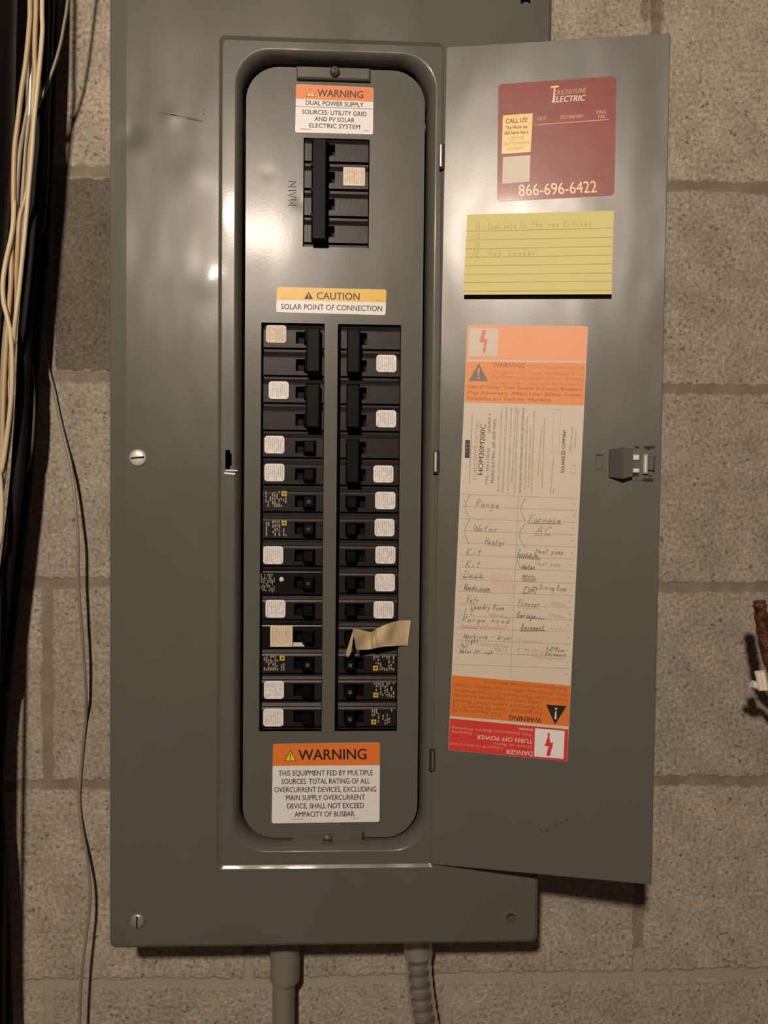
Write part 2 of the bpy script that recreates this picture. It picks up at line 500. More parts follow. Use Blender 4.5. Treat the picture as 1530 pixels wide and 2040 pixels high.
# handwriting: one or more strokes per letter in a unit box
HW = {
 'R': [[(0,0),(0.05,1),(.5,.95),(.55,.7),(.1,.5),(.6,0)]], 'a': [[(.5,.45),(.2,.5),(.1,.2),(.3,0),(.5,.4),(.55,0)]],
 'n': [[(.1,.5),(.12,0)],[(.12,.3),(.35,.5),(.5,.4),(.55,0)]], 'g': [[(.5,.45),(.2,.5),(.1,.2),(.3,.05),(.5,.4),(.45,-.35),(.1,-.3)]],
 'e': [[(.1,.25),(.5,.3),(.35,.5),(.1,.3),(.2,.02),(.55,.1)]], 'W': [[(0,1),(.2,0),(.4,.7),(.6,0),(.85,1)]], 't': [[(.3,.9),(.28,.05),(.5,0)],[(.05,.6),(.55,.62)]],
 'r': [[(.1,.5),(.15,0)],[(.15,.3),(.3,.5),(.5,.48)]], 'H': [[(0,1),(.02,0)],[(.6,1),(.6,0)],[(0,.5),(.6,.52)]], 'K': [[(0,1),(.05,0)],[(.55,.95),(.05,.4),(.65,0)]],
 'i': [[(.25,.5),(.28,0)],[(.27,.75),(.3,.8)]], 'D': [[(.05,1),(.05,0),(.5,.1),(.6,.6),(.3,.98),(-.05,1)]], 's': [[(.5,.45),(.2,.5),(.15,.3),(.45,.2),(.4,0),(.05,.02)]],
 'k': [[(.1,.9),(.12,0)],[(.5,.5),(.12,.22),(.55,0)]], 'F': [[(.6,1),(0,.98),(.05,0)],[(.03,.55),(.45,.55)]], 'u': [[(.1,.5),(.12,.1),(.3,0),(.5,.2),(.5,.5),(.55,0)]],
 'c': [[(.5,.42),(.2,.5),(.1,.2),(.25,0),(.55,.08)]], 'A': [[(0,0),(.3,1),(.6,0)],[(.12,.4),(.5,.4)]], 'C': [[(.6,.85),(.3,1),(.02,.5),(.25,0),(.6,.1)]],
 'p': [[(.1,.5),(.1,-.4)],[(.1,.4),(.4,.5),(.5,.25),(.3,0),(.1,.1)]], 'm': [[(.05,.5),(.07,0)],[(.07,.35),(.2,.5),(.3,.4),(.3,0)],[(.3,.35),(.45,.5),(.55,.4),(.6,0)]],
 'S': [[(.55,.9),(.2,1),(.08,.7),(.5,.4),(.5,.1),(.05,.02)]], 'T': [[(0,1),(.65,.98)],[(.32,1),(.3,0)]], 'U': [[(.02,1),(.05,.2),(.3,0),(.55,.2),(.58,1)]], 'Y': [[(0,1),(.3,.5),(.6,1)],[(.3,.5),(.28,0)]],
 'd': [[(.5,.45),(.2,.5),(.1,.2),(.3,0),(.5,.3)],[(.52,1),(.5,0)]], 'o': [[(.3,.5),(.08,.25),(.3,0),(.52,.25),(.3,.5)]], 'l': [[(.25,.95),(.25,.05),(.4,0)]], 'h': [[(.1,.95),(.1,0)],[(.1,.3),(.35,.5),(.5,.35),(.52,0)]],
 'G': [[(.6,.85),(.3,1),(.02,.5),(.25,0),(.6,.15),(.6,.45),(.35,.45)]], 'B': [[(.05,0),(.05,1),(.5,.85),(.1,.52),(.55,.3),(.45,.05),(.05,0)]], 'L': [[(.05,1),(.05,0),(.55,.02)]],
 'y': [[(.1,.5),(.3,.1)],[(.55,.5),(.15,-.4)]], 'w': [[(.02,.5),(.15,0),(.3,.4),(.45,0),(.58,.5)]], 'z': [[(.1,.5),(.5,.48),(.1,0),(.55,.02)]], 'f': [[(.5,.9),(.28,.8),(.25,-.2)],[(.05,.5),(.5,.5)]],
 'b': [[(.1,.95),(.1,.05),(.4,0),(.5,.25),(.3,.45),(.1,.3)]], 'v': [[(.05,.5),(.3,0),(.55,.5)]], '1': [[(.3,1),(.25,0)]], '2': [[(.05,.8),(.3,1),(.5,.75),(.05,0),(.6,.02)]], '6': [[(.5,1),(.1,.4),(.2,0),(.5,.15),(.4,.45),(.12,.3)]],
 '8': [[(.5,.9),(.1,.8),(.5,.2),(.2,0),(.1,.25),(.5,.9)]], '0': [[(.3,1),(.05,.5),(.3,0),(.55,.5),(.3,1)]], '-': [[(.05,.4),(.55,.42)]], '.': [[(.2,0),(.25,.03)]], '7': [[(.05,1),(.6,.98),(.2,0)]], '9': [[(.5,.6),(.2,.5),(.15,.9),(.5,.95),(.4,0)]],
}
def hand(pr, s, bl, brr, h, mat, w=0.95, k=4):
    dx, dy = brr[0]-bl[0], brr[1]-bl[1]; L = math.hypot(dx, dy)
    ex = (dx/L, dy/L); ey = (ex[1]*1.0, -ex[0]); adv = L/max(1, len(s))
    rnd = random.Random(s)
    for i, ch in enumerate(s):
        for st in HW.get(ch, []):
            pts = []
            for (x, y) in st:
                X = adv*(i + x*1.35 + 0.35*y) + rnd.uniform(-.5, .5); Y = y*h + rnd.uniform(-.4, .4)
                pts.append((bl[0]+ex[0]*X+ey[0]*Y, bl[1]+ex[1]*X+ey[1]*Y))
            pr.stroke(pts, w, mat, k)
def scribble(pr, bl, brr, h, mat, n=14, w=1.2, k=4, seed=1):
    rnd = random.Random(seed); dx, dy = brr[0]-bl[0], brr[1]-bl[1]
    pts = [(bl[0]+dx*i/n, bl[1]+dy*i/n - h*(i % 2)*rnd.uniform(.4, 1)) for i in range(n+1)]
    pr.stroke(pts, w, mat, k)
def hazard(pr, c, w, h, ang, tri, mark, k=3):
    """warning triangle with an exclamation mark, tip up when ang = 0"""
    ca, sa = math.cos(R(ang)), math.sin(R(ang))
    def q(x, y): return (c[0] + x*ca - y*sa, c[1] + x*sa + y*ca)
    pr.poly([q(-w/2, h/2), q(0, -h/2), q(w/2, h/2)], tri, k)
    if mark is not None:
        pr.poly([q(-w*.055, -h*.22), q(w*.055, -h*.22), q(w*.03, h*.20), q(-w*.03, h*.20)], mark, k+1)
        pr.poly([q(-w*.05, h*.27), q(w*.05, h*.27), q(w*.05, h*.38), q(-w*.05, h*.38)], mark, k+1)

# ------------------------------------------------------------------ the breaker panel
XL, XR = at(218, 900).x, at(1086, 900).x
ZB, ZT = at(640, 1884).z, at(640, -62).z
panel = empty('breaker_panel', ((XL+XR)/2, WALL_Y, ZB))
tag(panel, 'grey steel electrical breaker panel with its door open on the block wall', 'breaker panel')

# enclosure box behind the cover
bx0, bx1, bz0, bz1 = XL+0.012, XR-0.012, ZB+0.012, ZT-0.012
b = MB(); t_ = 0.0015; m = M['box']
b.box(bx0, bx1, WALL_Y-t_, WALL_Y-0.0002, bz0, bz1, m)
b.box(bx0, bx0+t_, 0.007, WALL_Y-t_, bz0, bz1, m)
b.box(bx1-t_, bx1, 0.007, WALL_Y-t_, bz0, bz1, m)
b.box(bx0, bx1, 0.007, WALL_Y-t_, bz0, bz0+t_, m)
b.box(bx0, bx1, 0.007, WALL_Y-t_, bz1-t_, bz1, m)
b.box(bx1-0.03, bx1, 0.006, 0.007, bz0, bz0+0.04, m)
b.box(bx1-0.03, bx1, 0.006, 0.007, bz1-0.04, bz1, m)
b.build('enclosure_box', panel)

# front cover: flat trim, raised frame line, pressed-in pan
PL = 0.0018
fx0, fx1 = at(437, 900).x, at(876, 900).x
fz0, fz1 = at(640, 1727).z, at(640, 80).z
ex0, ex1 = at(464.5, 900, PL).x, at(863, 900, PL).x
ez0, ez1 = at(640, 1698, PL).z, at(640, 99, PL).z
dx0, dx1 = at(487, 900, DEAD_Y).x, at(839, 900, DEAD_Y).x
dz0, dz1 = at(640, 1669, DEAD_Y).z, at(640, 136, DEAD_Y).z
b = MB(); m = M['cover']
def out_ring(i_l, i_o, y, r): return rr(XL+i_l, XR-i_o, ZB+i_o, ZT-i_o, r, y)
ringB = out_ring(0.0150, 0.003, 0.0, 0.005)
b.loft([out_ring(0, 0, 0.011, 0.006), out_ring(0, 0, 0.0018, 0.006), out_ring(0.0005, 0.0005, 0.0013, 0.006), ringB], m, smooth=True)
ringC = rr(fx0-0.0016, fx1, fz0-0.0014, fz1+0.0014, 0.005, 0.0)
hole_a, hole_b = at(1018, 1830), at(1047, 3)
hl = at(275, 912), at(274, 1834)
hr = 0.0046
ha, hb = circ(hole_a, hr, 0.0), circ(hole_b, hr, 0.0)
b.fill([ringB, ringC, ha, hb], m)
for h_ in (ha, hb): b.loft([h_, [p + Vector((0, 0.0015, 0)) for p in h_]], m)
ringD = rr(fx0+0.0014, fx1-0.002, fz0+0.0014, fz1-0.0014, 0.0042, PL)
b.loft([ringC, rr(fx0-0.0004, fx1-0.0003, fz0-0.0006, fz1+0.0006, 0.0048, 0.0005), rr(fx0+0.0004, fx1-0.0014, fz0+0.0006, fz1-0.0006, 0.0045, PL-0.00055), ringD], m, smooth=True)
ringE = rr(ex0, ex1, ez0, ez1, 0.031, PL)
sa, sb = at(449, 896, PL), at(461.5, 935, PL)
sl = [Vector((sa.x, PL, sb.z)), Vector((sa.x, PL, sa.z)), Vector((sb.x-.0016, PL, sa.z)), Vector((sb.x-.0016, PL, sa.z-.003)), Vector((sb.x, PL, sa.z-.0035)),
      Vector((sb.x, PL, sb.z+.0035)), Vector((sb.x-.0016, PL, sb.z+.003)), Vector((sb.x-.0016, PL, sb.z))]
b.fill([ringD, ringE, sl], m)
b.loft([sl, [p + Vector((0, 0.004, 0)) for p in sl]], m)
prof = [(0, 0), (.05, .00002), (.10, .00013), (.17, .0004), (.27, .0011), (.40, .0026), (.52, .0046), (.61, .0070), (.68, .0096), (.74, .0122), (.78, .0150), (.80, .0300)]
rings = []
for f_, d_ in prof:
    g = lambda a, c: a + (c-a)*f_
    rings.append(rr(g(ex0, dx0-.0004), g(ex1, dx1+.0004), g(ez0, dz0-.0004), g(ez1, dz1+.0004), 0.031, PL+d_))
b.loft(rings, m, smooth=True)
cover = b.build('front_cover', panel)
cover['label'] = 'wide grey cover with pressed-in pan'

def scuffs():
    pr = Print(pm_plane(0.0), 0.0)
    for a, c, w in (((318, 225), (352, 230), 1.6), ((340, 228), (392, 238), 1.4), ((372, 236), (404, 242), 2.6), ((405, 217), (408, 221), 2.0), ((404, 226), (407, 229), 2.2)):
        pr.line(a, c, w, M['scuff'], 1)
    return pr.build('scuff_mark', cover)
scuffs()

def screw(parent, c, y, r, ang, mat, name='cover_screw', h=0.0028):
    s = MB()
    s.lathe((c.x, y, c.z), [(r, 0.0), (r, -h*.25), (r*.93, -h*.55), (r*.75, -h*.82), (r*.45, -h*.97), (r*.08, -h)], mat, 24)
    ca, sa_ = math.cos(R(ang)), math.sin(R(ang)); w = r*0.11; L = r*0.97
    q = [(-L, -w), (L, -w), (L, w), (-L, w)]
    s.loft([[Vector((c.x+x*ca-z*sa_, y-h*.2, c.z+x*sa_+z*ca)) for x, z in q],
            [Vector((c.x+x*.72*ca-z*sa_, y-h*1.03, c.z+x*.72*sa_+z*ca)) for x, z in q]], M['black_hole'], cap1=True)
    return s.build(name, parent)
screw(cover, hl[0], 0.0, 0.0076, 6, M['chrome'])
screw(cover, hl[1], 0.0, 0.0068, 88, M['dull_zinc'])
screw(cover, at(275, -45), 0.0, 0.0070, 30, M['chrome'])
# lip of the latch slot
b = MB()
lb = at(449, 941, PL)
b.tube([Vector((at(447, 943, PL).x, PL-.0004, at(447, 943, PL).z)), Vector((at(469, 945, PL).x, PL-.0004, at(469, 945, PL).z))], 0.0012, M['chrome'], 8)
b.tube([Vector((at(449, 937, PL).x, PL-.0002, at(449, 937, PL).z)), Vector((at(473, 938, PL).x, PL-.0002, at(473, 938, PL).z))], 0.0008, M['chrome'], 8)
b.build('latch_slot_lip', cover)

# dead front plate with the three windows
wz1, wz0 = ZO + 0.0, ZO - 0.3825
LW = (at(519, 900, DEAD_Y).x, at(645, 900, DEAD_Y).x)
RW = (at(671, 900, DEAD_Y).x, at(796.5, 900, DEAD_Y).x)
mx0, mx1 = at(604, 385, DEAD_Y).x, at(735.5, 385, DEAD_Y).x
mz1, mz0 = at(670, 276, DEAD_Y).z, at(670, 493, DEAD_Y).z
b = MB(); m = M['dead']
outer = rr(dx0, dx1, dz0, dz1, 0.0306, DEAD_Y, 10)
def rect(x0, x1, z0, z1, y): return [Vector((x0, y, z0)), Vector((x1, y, z0)), Vector((x1, y, z1)), Vector((x0, y, z1))]
holes = [rect(LW[0], LW[1], wz0, wz1, DEAD_Y), rect(RW[0], RW[1], wz0, wz1, DEAD_Y), rect(mx0, mx1, mz0, mz1, DEAD_Y)]
b.fill([outer] + holes, m)
for h_ in holes + [outer]: b.loft([h_, [p + Vector((0, 0.0016, 0)) for p in h_]], m)
dead = b.build('dead_front', panel)
dead['label'] = 'recessed inner plate with breaker windows'
# embossed MAIN and circuit numbers
for i_, ch in enumerate('MAIN'):
    pr = Print(PM_DEAD, DEAD_Y)
    v0, v1 = ((409, 396), (394, 382), (379, 375.5), (372, 360))[i_]
    pr.text(ch, (590, v0), (589.8, v1), 16, m, 0.015, 1, ext=0.0009)
    pr.build('embossed_letter', dead)
for s_, q in (('1', (502, 672)), ('3', (501, 726)), ('5', (501, 784))):
    pr = Print(PM_DEAD, DEAD_Y)
    pr.text(s_, (q[0]+7, q[1]), (q[0]+7, q[1]-7), 7, m, 0.0, 1, ext=0.0003)
    pr.build('embossed_number', dead)
# retaining brackets and their screws
b = MB()
p0, p1 = at(591, 131, DEAD_Y-.004), at(737, 160, DEAD_Y-.004)
b.box(p0.x, p1.x, DEAD_Y-.0045, DEAD_Y-.0002, p1.z, p0.z, M['dead'], 0.0012)
b.build('retaining_bracket', dead)
screw(dead, at(667, 141, DEAD_Y-.007), DEAD_Y-.0045, 0.0047, 75, M['latch'], 'retaining_screw', 0.0048)
b = MB()
p0, p1 = at(583, 1657, DEAD_Y), at(722, 1681, DEAD_Y)
b.box(p0.x, p1.x, DEAD_Y-.0012, DEAD_Y-.0002, p1.z, p0.z, M['dead'], 0.0006)
b.build('retaining_bracket', dead)
screw(dead, at(652, 1672, DEAD_Y-.004), DEAD_Y-.0012, 0.0048, 0, M['cover'], 'retaining_screw', 0.0048)
b = MB()
p0, p1 = at(722, 1658, DEAD_Y), at(725, 1679, DEAD_Y)
b.box(p0.x, p1.x, DEAD_Y-.0007, DEAD_Y-.0001, p1.z, p0.z, M['black_hole'])
b.build('bracket_slot', dead)

# warning stickers on the dead front
pr = Print(PM_DEAD, DEAD_Y)
pr.sheet([(590, 168), (744, 175), (743, 268), (588, 264)], M['white'], 0.0020)
pr.poly([(591.5, 168.5), (742.5, 175.5), (743.5, 178), (743.4, 203), (589.4, 197), (589.8, 170.5)], M['orange'], 1)
hazard(pr, (619, 185), 20, 17, 2.5, M['ink'], None, 2)
hazard(pr, (619, 185.4), 16.5, 14, 2.5, M['sign_yellow'], M['ink'], 3)
pr.text('WARNING', (632, 192), (723, 196), 14, M['ink'], 0.024)
pr.text('DUAL POWER SUPPLY', (609, 209), (724, 214), 9, M['ink'], 0.022)
pr.line((589, 212), (743, 217.5), 0.9, M['grey_ink'], 2)
pr.text('SOURCES: UTILITY GRID', (602, 227), (730, 232), 8.6, M['ink'], 0.022)
pr.text('AND PV SOLAR', (627, 241), (706, 244), 8.4, M['ink'], 0.022)
pr.text('ELECTRIC SYSTEM', (616, 254), (717, 257.5), 8.4, M['ink'], 0.022)
pr.bars((598, 258), (620, 259), 1.6, M['grey_ink'], 3); pr.bars((724, 261.5), (735, 262), 1.6, M['grey_ink'], 4)
pr.build('warning_sticker', dead)['label'] = 'orange and white dual power supply sticker'

pr = Print(PM_DEAD, DEAD_Y)
pr.sheet([(552, 572), (770, 577), (768, 628), (550, 622)], M['white'], 0.0024)
pr.poly([(554, 572.4), (768, 577.3), (769.6, 580), (769, 602.5), (551, 597.5), (551.9, 575)], M['yellow'], 1)
hazard(pr, (615, 588.5), 18, 15, 1.3, M['ink'], M['yellow'], 2)
pr.text('CAUTION', (631, 596), (716, 598), 13.6, M['ink'], 0.022)
pr.text('SOLAR POINT OF CONNECTION', (560, 616), (761, 620), 10.5, M['ink'], 0.020)
pr.bars((559, 595), (581, 595.6), 1.6, M['amber_ink'], 5); pr.bars((749, 599), (762, 599.4), 1.6, M['amber_ink'], 6)
pr.build('caution_sticker', dead)['label'] = 'yellow and white caution sticker'

pr = Print(PM_DEAD, DEAD_Y)
pr.sheet([(544, 1482), (757, 1479), (756, 1637), (541, 1640)], M['white'], 0.0022)
pr.poly([(546, 1482), (755, 1479.2), (757, 1481.4), (756.6, 1524), (543.2, 1525.5), (544, 1484)], M['orange'], 1)
hazard(pr, (578.5, 1505), 25, 22, -0.6, M['ink'], None, 2)
hazard(pr, (578.5, 1505.6), 21, 18.5, -0.6, M['sign_yellow'], M['ink'], 3)
pr.text('WARNING', (595, 1514), (730, 1512), 20.5, M['ink'], 0.022)
for s_, x0, x1, y in (('THIS EQUIPMENT FED BY MULTIPLE', 555, 743, 1545), ('SOURCES. TOTAL RATING OF ALL', 561, 737, 1561.5), ('OVERCURRENT DEVICES, EXCLUDING', 547, 749.5, 1578),
                      ('MAIN SUPPLY OVERCURRENT', 570, 727, 1594), ('DEVICE, SHALL NOT EXCEED', 572, 725, 1610.5), ('AMPACITY OF BUSBAR.', 587, 708, 1627)):
    pr.text(s_, (x0, y), (x1, y-1.2), 10.2, M['ink'], 0.016)
pr.bars((583, 1632.5), (605, 1632.2), 1.6, M['grey_ink'], 8); pr.bars((703, 1630.5), (714, 1630.3), 1.6, M['grey_ink'], 9)
pr.build('warning_sticker', dead)['label'] = 'large orange and white multiple sources sticker'

# ------------------------------------------------------------------ door, hinged at the right of the frame and swung right round
TH = R(13.3)
HX = 0.0746 + 0.02255
HINGE = Vector((HX, -0.0016, ZO))
DIR = Vector((math.cos(TH), -math.sin(TH), 0)); NRM = Vector((math.sin(TH), math.cos(TH), 0))
def pm_door(u, v):
    d = ray(u, v); k = NRM.dot(HINGE - CAM) / NRM.dot(d); q = CAM + d*k - HINGE
    return (q.dot(DIR), q.z)
q = [pm_door(889, 93), pm_door(1336, 66), pm_door(1298, 1763), pm_door(858, 1722)]
def dring(ins, y, r):
    c = [Vector((x, y, z)) for x, z in q]; out = []
    cen = sum(c, Vector())/4
    c = [p + Vector((math.copysign(ins, cen.x-p.x), 0, math.copysign(ins, cen.z-p.z))) for p in c]
    for i in range(4):
        p, a, d = c[i], c[i-1], c[(i+1) % 4]
        e0 = (a-p).normalized(); e1 = (d-p).normalized()
        for k in range(5):
            s_ = k/4
            out.append((p+e0*r)*(1-s_)**2 + p*2*s_*(1-s_) + (p+e1*r)*s_**2)
    return out
b = MB(); m = M['door']
b.loft([dring(0.0006, 0.0016, .002), dring(0, 0.0011, .002), dring(0, 0.0006, .002), dring(0.0006, 0.0, .002)], m, cap0=True, cap1=True)
# small pressed tab left of the latch
p0, p1 = pm_door(1188, 908), pm_door(1200, 936)
b.box(p0[0], p1[0], -0.0006, 0.0004, p1[1], p0[1], m, 0.0004)
b.box(p0[0]-.0002, p1[0]+.0004, -0.0001, 0.0004, p0[1], p0[1]+.0012, M['black_hole'])
me = b.mesh('door', Vector((0, 0, 0)))
door = bpy.data.objects.new('door', me); COL.objects.link(door)
door.parent = panel
door.location = HINGE - panel.location
door.rotation_euler = (0, 0, -TH)
door['_local'] = 1
door['label'] = 'open grey door covered in stickers'

def hinge(u0, u1, v0, v1, mat, right):
    p0, p1 = pm_door(u0, v0), pm_door(u1, v1)
    b = MB()
    b.box(p0[0], p1[0], -0.0003, 0.0005, p1[1], p0[1], M['black_hole'])
    xc = p0[0] + (p1[0]-p0[0])*right; r_ = 0.0012
    b.tube([Vector((xc, -0.0008, p0[1]-.0012)), Vector((xc, -0.0008, p1[1]+.0016))], r_, mat, 12)
    b.build('hinge_knuckle', door)
hinge(875, 886, 287, 336, M['chrome'], .32)
hinge(863, 876, 898, 943, M['chrome'], .40)
hinge(855, 867, 1492, 1537, M['cover'], .62)

# latch assembly
b = MB()
def dbox(u0, u1, v0, v1, n0, n1, mat, bev=0.0):
    p0, p1 = pm_door(u0, v0), pm_door(u1, v1)
    b.box(p0[0], p1[0], -n1, -n0, p1[1], p0[1], mat, bev)
pa, pb, pc = pm_door(1213, 922)[0], pm_door(1239, 922)[0], pm_door(1259, 922)[0]
zt, zb_ = pm_door(1236, 890)[1], pm_door(1236, 956)[1]
ins = .0025
b.loft([[Vector((pa, 0, zb_+ins)), Vector((pb, 0, zb_)), Vector((pb, 0, zt)), Vector((pa, 0, zt-ins))],
        [Vector((pa+.0006, -.0025, zb_+ins)), Vector((pb, -.0080, zb_+.001)), Vector((pb, -.0080, zt-.001)), Vector((pa+.0006, -.0025, zt-ins))]], M['latch'], cap1=True)
b.loft([[Vector((pb, 0, zb_)), Vector((pc, 0, zb_+.002)), Vector((pc, 0, zt-.001)), Vector((pb, 0, zt))],
        [Vector((pb, -.0080, zb_+.001)), Vector((pc, -.0060, zb_+.003)), Vector((pc, -.0060, zt-.002)), Vector((pb, -.0080, zt-.001))]], M['door'], cap1=True)
dbox(1259, 1304, 888, 958, 0.0, 0.0006, M['door'], 0.0003)
dbox(1264, 1273, 889, 893, .0006, .0009, M['black_hole']); dbox(1259, 1272, 943, 949, .0006, .0009, M['black_hole'])
dbox(1283, 1304, 889, 893.5, .0006, .0009, M['black_hole']); dbox(1288, 1294, 893, 897, .0006, .0009, M['black_hole'])
dbox(1281, 1301, 953, 958.5, .0006, .0009, M['black_hole'])
dbox(1260, 1273, 906, 917, .0006, .0030, M['chrome'], .0006); dbox(1262, 1273, 917, 932, .0006, .0014, M['latch']); dbox(1260, 1273, 933, 942, .0006, .0030, M['chrome'], .0006)
dbox(1281, 1289, 906, 944, .0006, .0050, M['chrome'], .0012); dbox(1289, 1303, 909, 938, .0006, .0038, M['latch'], .0010); dbox(1291, 1299, 938, 948, .0006, .0018, M['latch'])
b.build('latch', door)['label'] = 'dark plastic latch with bright metal slide'

# dark stamped marks near the lower edge
pr = Print(pm_door, 0.0)
for i, (a, c) in enumerate([((1076, 1650), (1081, 1660)), ((1086, 1657), (1091, 1651)), ((1090, 1649), (1093, 1655)), ((1104, 1641), (1109, 1644)), ((1106, 1645), (1110, 1638)), ((1118, 1636), (1119, 1642)), ((1127, 1632), (1131, 1634)), ((1129, 1636), (1132, 1630)), ((1146, 1622), (1148, 1625)), ((1138, 1630), (1140, 1631))]):
    pr.line(a, c, 1.8, M['scuff'], 1)
pr.build('stamped_mark', door)

# maroon service sticker
pr = Print(pm_door, 0.0)
pr.sheet([(993, 168), (1228, 152), (1224, 389), (990, 402)], M['maroon'], 0.0038)
pr.poly([(1002, 230), (1061.5, 226), (1057, 303), (999.5, 307)], M['callus'], 1)
pr.text('CALL US!', (1008, 246.5), (1051, 243), 9, M['ink'], 0.02)
pr.text('The Work we', (1008, 258.5), (1050.5, 255.5), 6.6, M['ink'], 0.02)
pr.text('did here has a', (1005.5, 268.5), (1053, 266), 6.6, M['ink'], 0.02)
pr.text('LIFETIME', (1014, 280), (1044, 277.5), 6.4, M['amber_ink'], 0.01)
pr.text('CRAFTSMANSHIP', (1003, 290.5), (1055, 287), 6.2, M['amber_ink'], 0.01)
pr.text('WARRANTY', (1011, 300.5), (1048, 297.5), 6.2, M['amber_ink'], 0.01)
pr.poly([(1002, 313), (1056.5, 309.5), (1055, 362), (1000.5, 366.5)], M['ivory'], 1)
pr.text('T', (1095, 205), (1110.5, 203), 32, M['gold'], 0.02, 3, 0.35)
pr.text('OUCHSTONE', (1104, 190.5), (1167, 185), 9.5, M['gold_dim'], 0.025, 4, 0.30)
pr.text('ELECTRIC', (1100, 205), (1164.5, 201), 11.5, M['white_ink'], 0.03, 4, 0.30)
pr.text('DATE', (1071, 241), (1088, 239.5), 7, M['pink_white'], 0.02)
pr.text('TECHNICIAN', (1116, 238), (1161, 235), 7, M['pink_white'], 0.02)
pr.text('PASS', (1189, 228), (1208, 226.5), 7, M['pink_white'], 0.02); pr.text('FAIL', (1192, 237), (1207, 236), 7, M['pink_white'], 0.02)
pr.line((1063, 249.5), (1213, 238.5), 1.6, M['pink_white'], 2)
pr.text('866-696-6422', (1034, 391.5), (1189, 383.5), 23, M['gold'], 0.006)
pr.build('service_sticker', door)['label'] = 'maroon service sticker with a phone number'

# circuit directory
pr = Print(pm_door, 0.0)
TL, TR, BR_, BL_ = (931.5, 648), (1171.5, 650), (1130, 1517), (893, 1494)
def L_(v): return TL[0] + (BL_[0]-TL[0])*(v-TL[1])/(BL_[1]-TL[1])
def R_(v): return TR[0] + (BR_[0]-TR[0])*(v-TR[1])/(BR_[1]-TR[1])
pr.sheet([TL, TR, BR_, BL_], M['ivory'], 0.0022, 0.00022)
e_ = 0.6
pr.poly([(TL[0]+3, 648.6), (TR[0]-3, 650.6), (TR[0]-e_, 653), (R_(719)-e_, 719), (L_(716)+e_, 716), (TL[0]-e_+1, 652)], M['faded_orange'], 1)
pr.poly([(936, 654), (993, 655), (991, 710), (933.5, 709.5)], M['ivory'], 2)
bolt = [(969, 657), (955.5, 680), (962, 681.5), (960.5, 705), (965.5, 704.5), (971, 676.5), (963.5, 675.5)]
pr.poly([(962, 657), (969, 658), (963.5, 675), (971.5, 676.5), (967, 694), (969, 695), (963.5, 707), (961, 694), (963, 694), (964.5, 682), (955, 681)], M['bolt_faded'], 3)
pr.poly([(L_(720)+e_, 720), (R_(723)-e_, 723), (R_(808)-e_, 808), (L_(801.5)+e_, 801.5)], M['faded_orange_warm'], 1)
hazard(pr, (953.5, 741.5), 39, 36, 1, M['grey_ink'], M['faded_orange_warm'], 2)
pr.text('WARNING', (981, 731), (1045, 733), 9, M['brown_ink'], 0.01)
for s_, x0, y0, x1, y1, mm in (('This Equipment Is', 1052, 733.5, 1164, 736, 'faded_ink'), ('Designed and Tested By Square D To', 981, 744, 1163, 748, 'faded_ink'),
        ('Performance Levels Which Exceed', 980, 754, 1163, 758, 'faded_ink'), ('Underwriters Laboratories Standards', 979, 765, 1160, 769, 'faded_ink'),
        ('Use of Other Than Square D Circuit Breakers', 932, 773, 1160, 779, 'brown_ink'), ('May Adversely Affect User Safety, Impair', 932, 785, 1160, 790, 'brown_ink'),
        ('Reliability and Void the Warranty.', 931, 796, 1100, 800, 'brown_ink')):
    pr.text(s_, (x0, y0), (x1, y1), 6.6, M[mm], 0.004)
# rotated catalogue print
pr.poly([(926, 912), (935.5, 912.4), (936.5, 877), (927, 876.6)], M['ink'], 2)
for i, v in enumerate((884, 891, 899)): pr.line((929, v), (934 - i, v+2), 1.2, M['pale_ink'], 3)
pr.line((941, 826), (935, 963), 1.1, M['grey_ink'], 2)
pr.text('LOADCENTER CAT. NO.', (949, 955), (955, 837), 7.5, M['pale_ink'], 0.0)
pr.text('HOM30M200C', (962, 946), (967.5, 845), 10, M['ink'], 0.0)
pr.text('TYPE 1 ENCLOSURE', (972, 966), (976, 892), 5.6, M['grey_ink'], 0.0); pr.text('SERIES 2', (977, 863), (978.5, 823), 5.6, M['grey_ink'], 0.0)
pr.text('MAINS RATING 200 AMP MAX.', (984, 962), (989, 833), 6.2, M['grey_ink'], 0.006)
for i, (x0, v0, x1, v1) in enumerate([(994, 980, 1001, 815), (1003, 982, 1011, 812), (1013, 985, 1021, 812), (1021, 960, 1030, 808), (1026, 984, 1034, 815),
        (1047, 975, 1052, 830), (1054, 970, 1059, 850), (1060, 984, 1066, 818), (1073, 950, 1081, 850), (1081, 972, 1087, 832), (1098, 982, 1104, 912), (1103, 983, 1105, 975)]):
    pr.bars((x0, v0), (x1, v1), 3.2, M['pale_ink'], 40+i)
pr.text('CAUTION: REPLACE INSTRUCTIONS ONLY AS RATED CIRCUITS INSTALLED', (1038, 984), (1045, 812), 4.4, M['grey_ink'], 0.01)
pr.stroke([(1100, 900), (1104, 816), (1117, 816), (1113, 902), (1100, 900)], 0.8, M['pale_ink'], 2)
pr.text('SQUARE', (1124, 942), (1125.5, 908), 6.5, M['ink'], 0.01); pr.text('D', (1126, 905), (1126.3, 898), 8, M['ink'], 0.03); pr.text('COMPANY', (1125.5, 894), (1128, 856), 6.5, M['ink'], 0.01)
pr.bars((1138, 900), (1142, 850), 3.5, M['pale_ink'], 71); pr.bars((1146, 896), (1149, 855), 3.0, M['pale_ink'], 72); pr.stroke([(1136, 942), (1137, 927), (1146, 927), (1145, 942), (1136, 942)], .8, M['pale_ink'], 2)
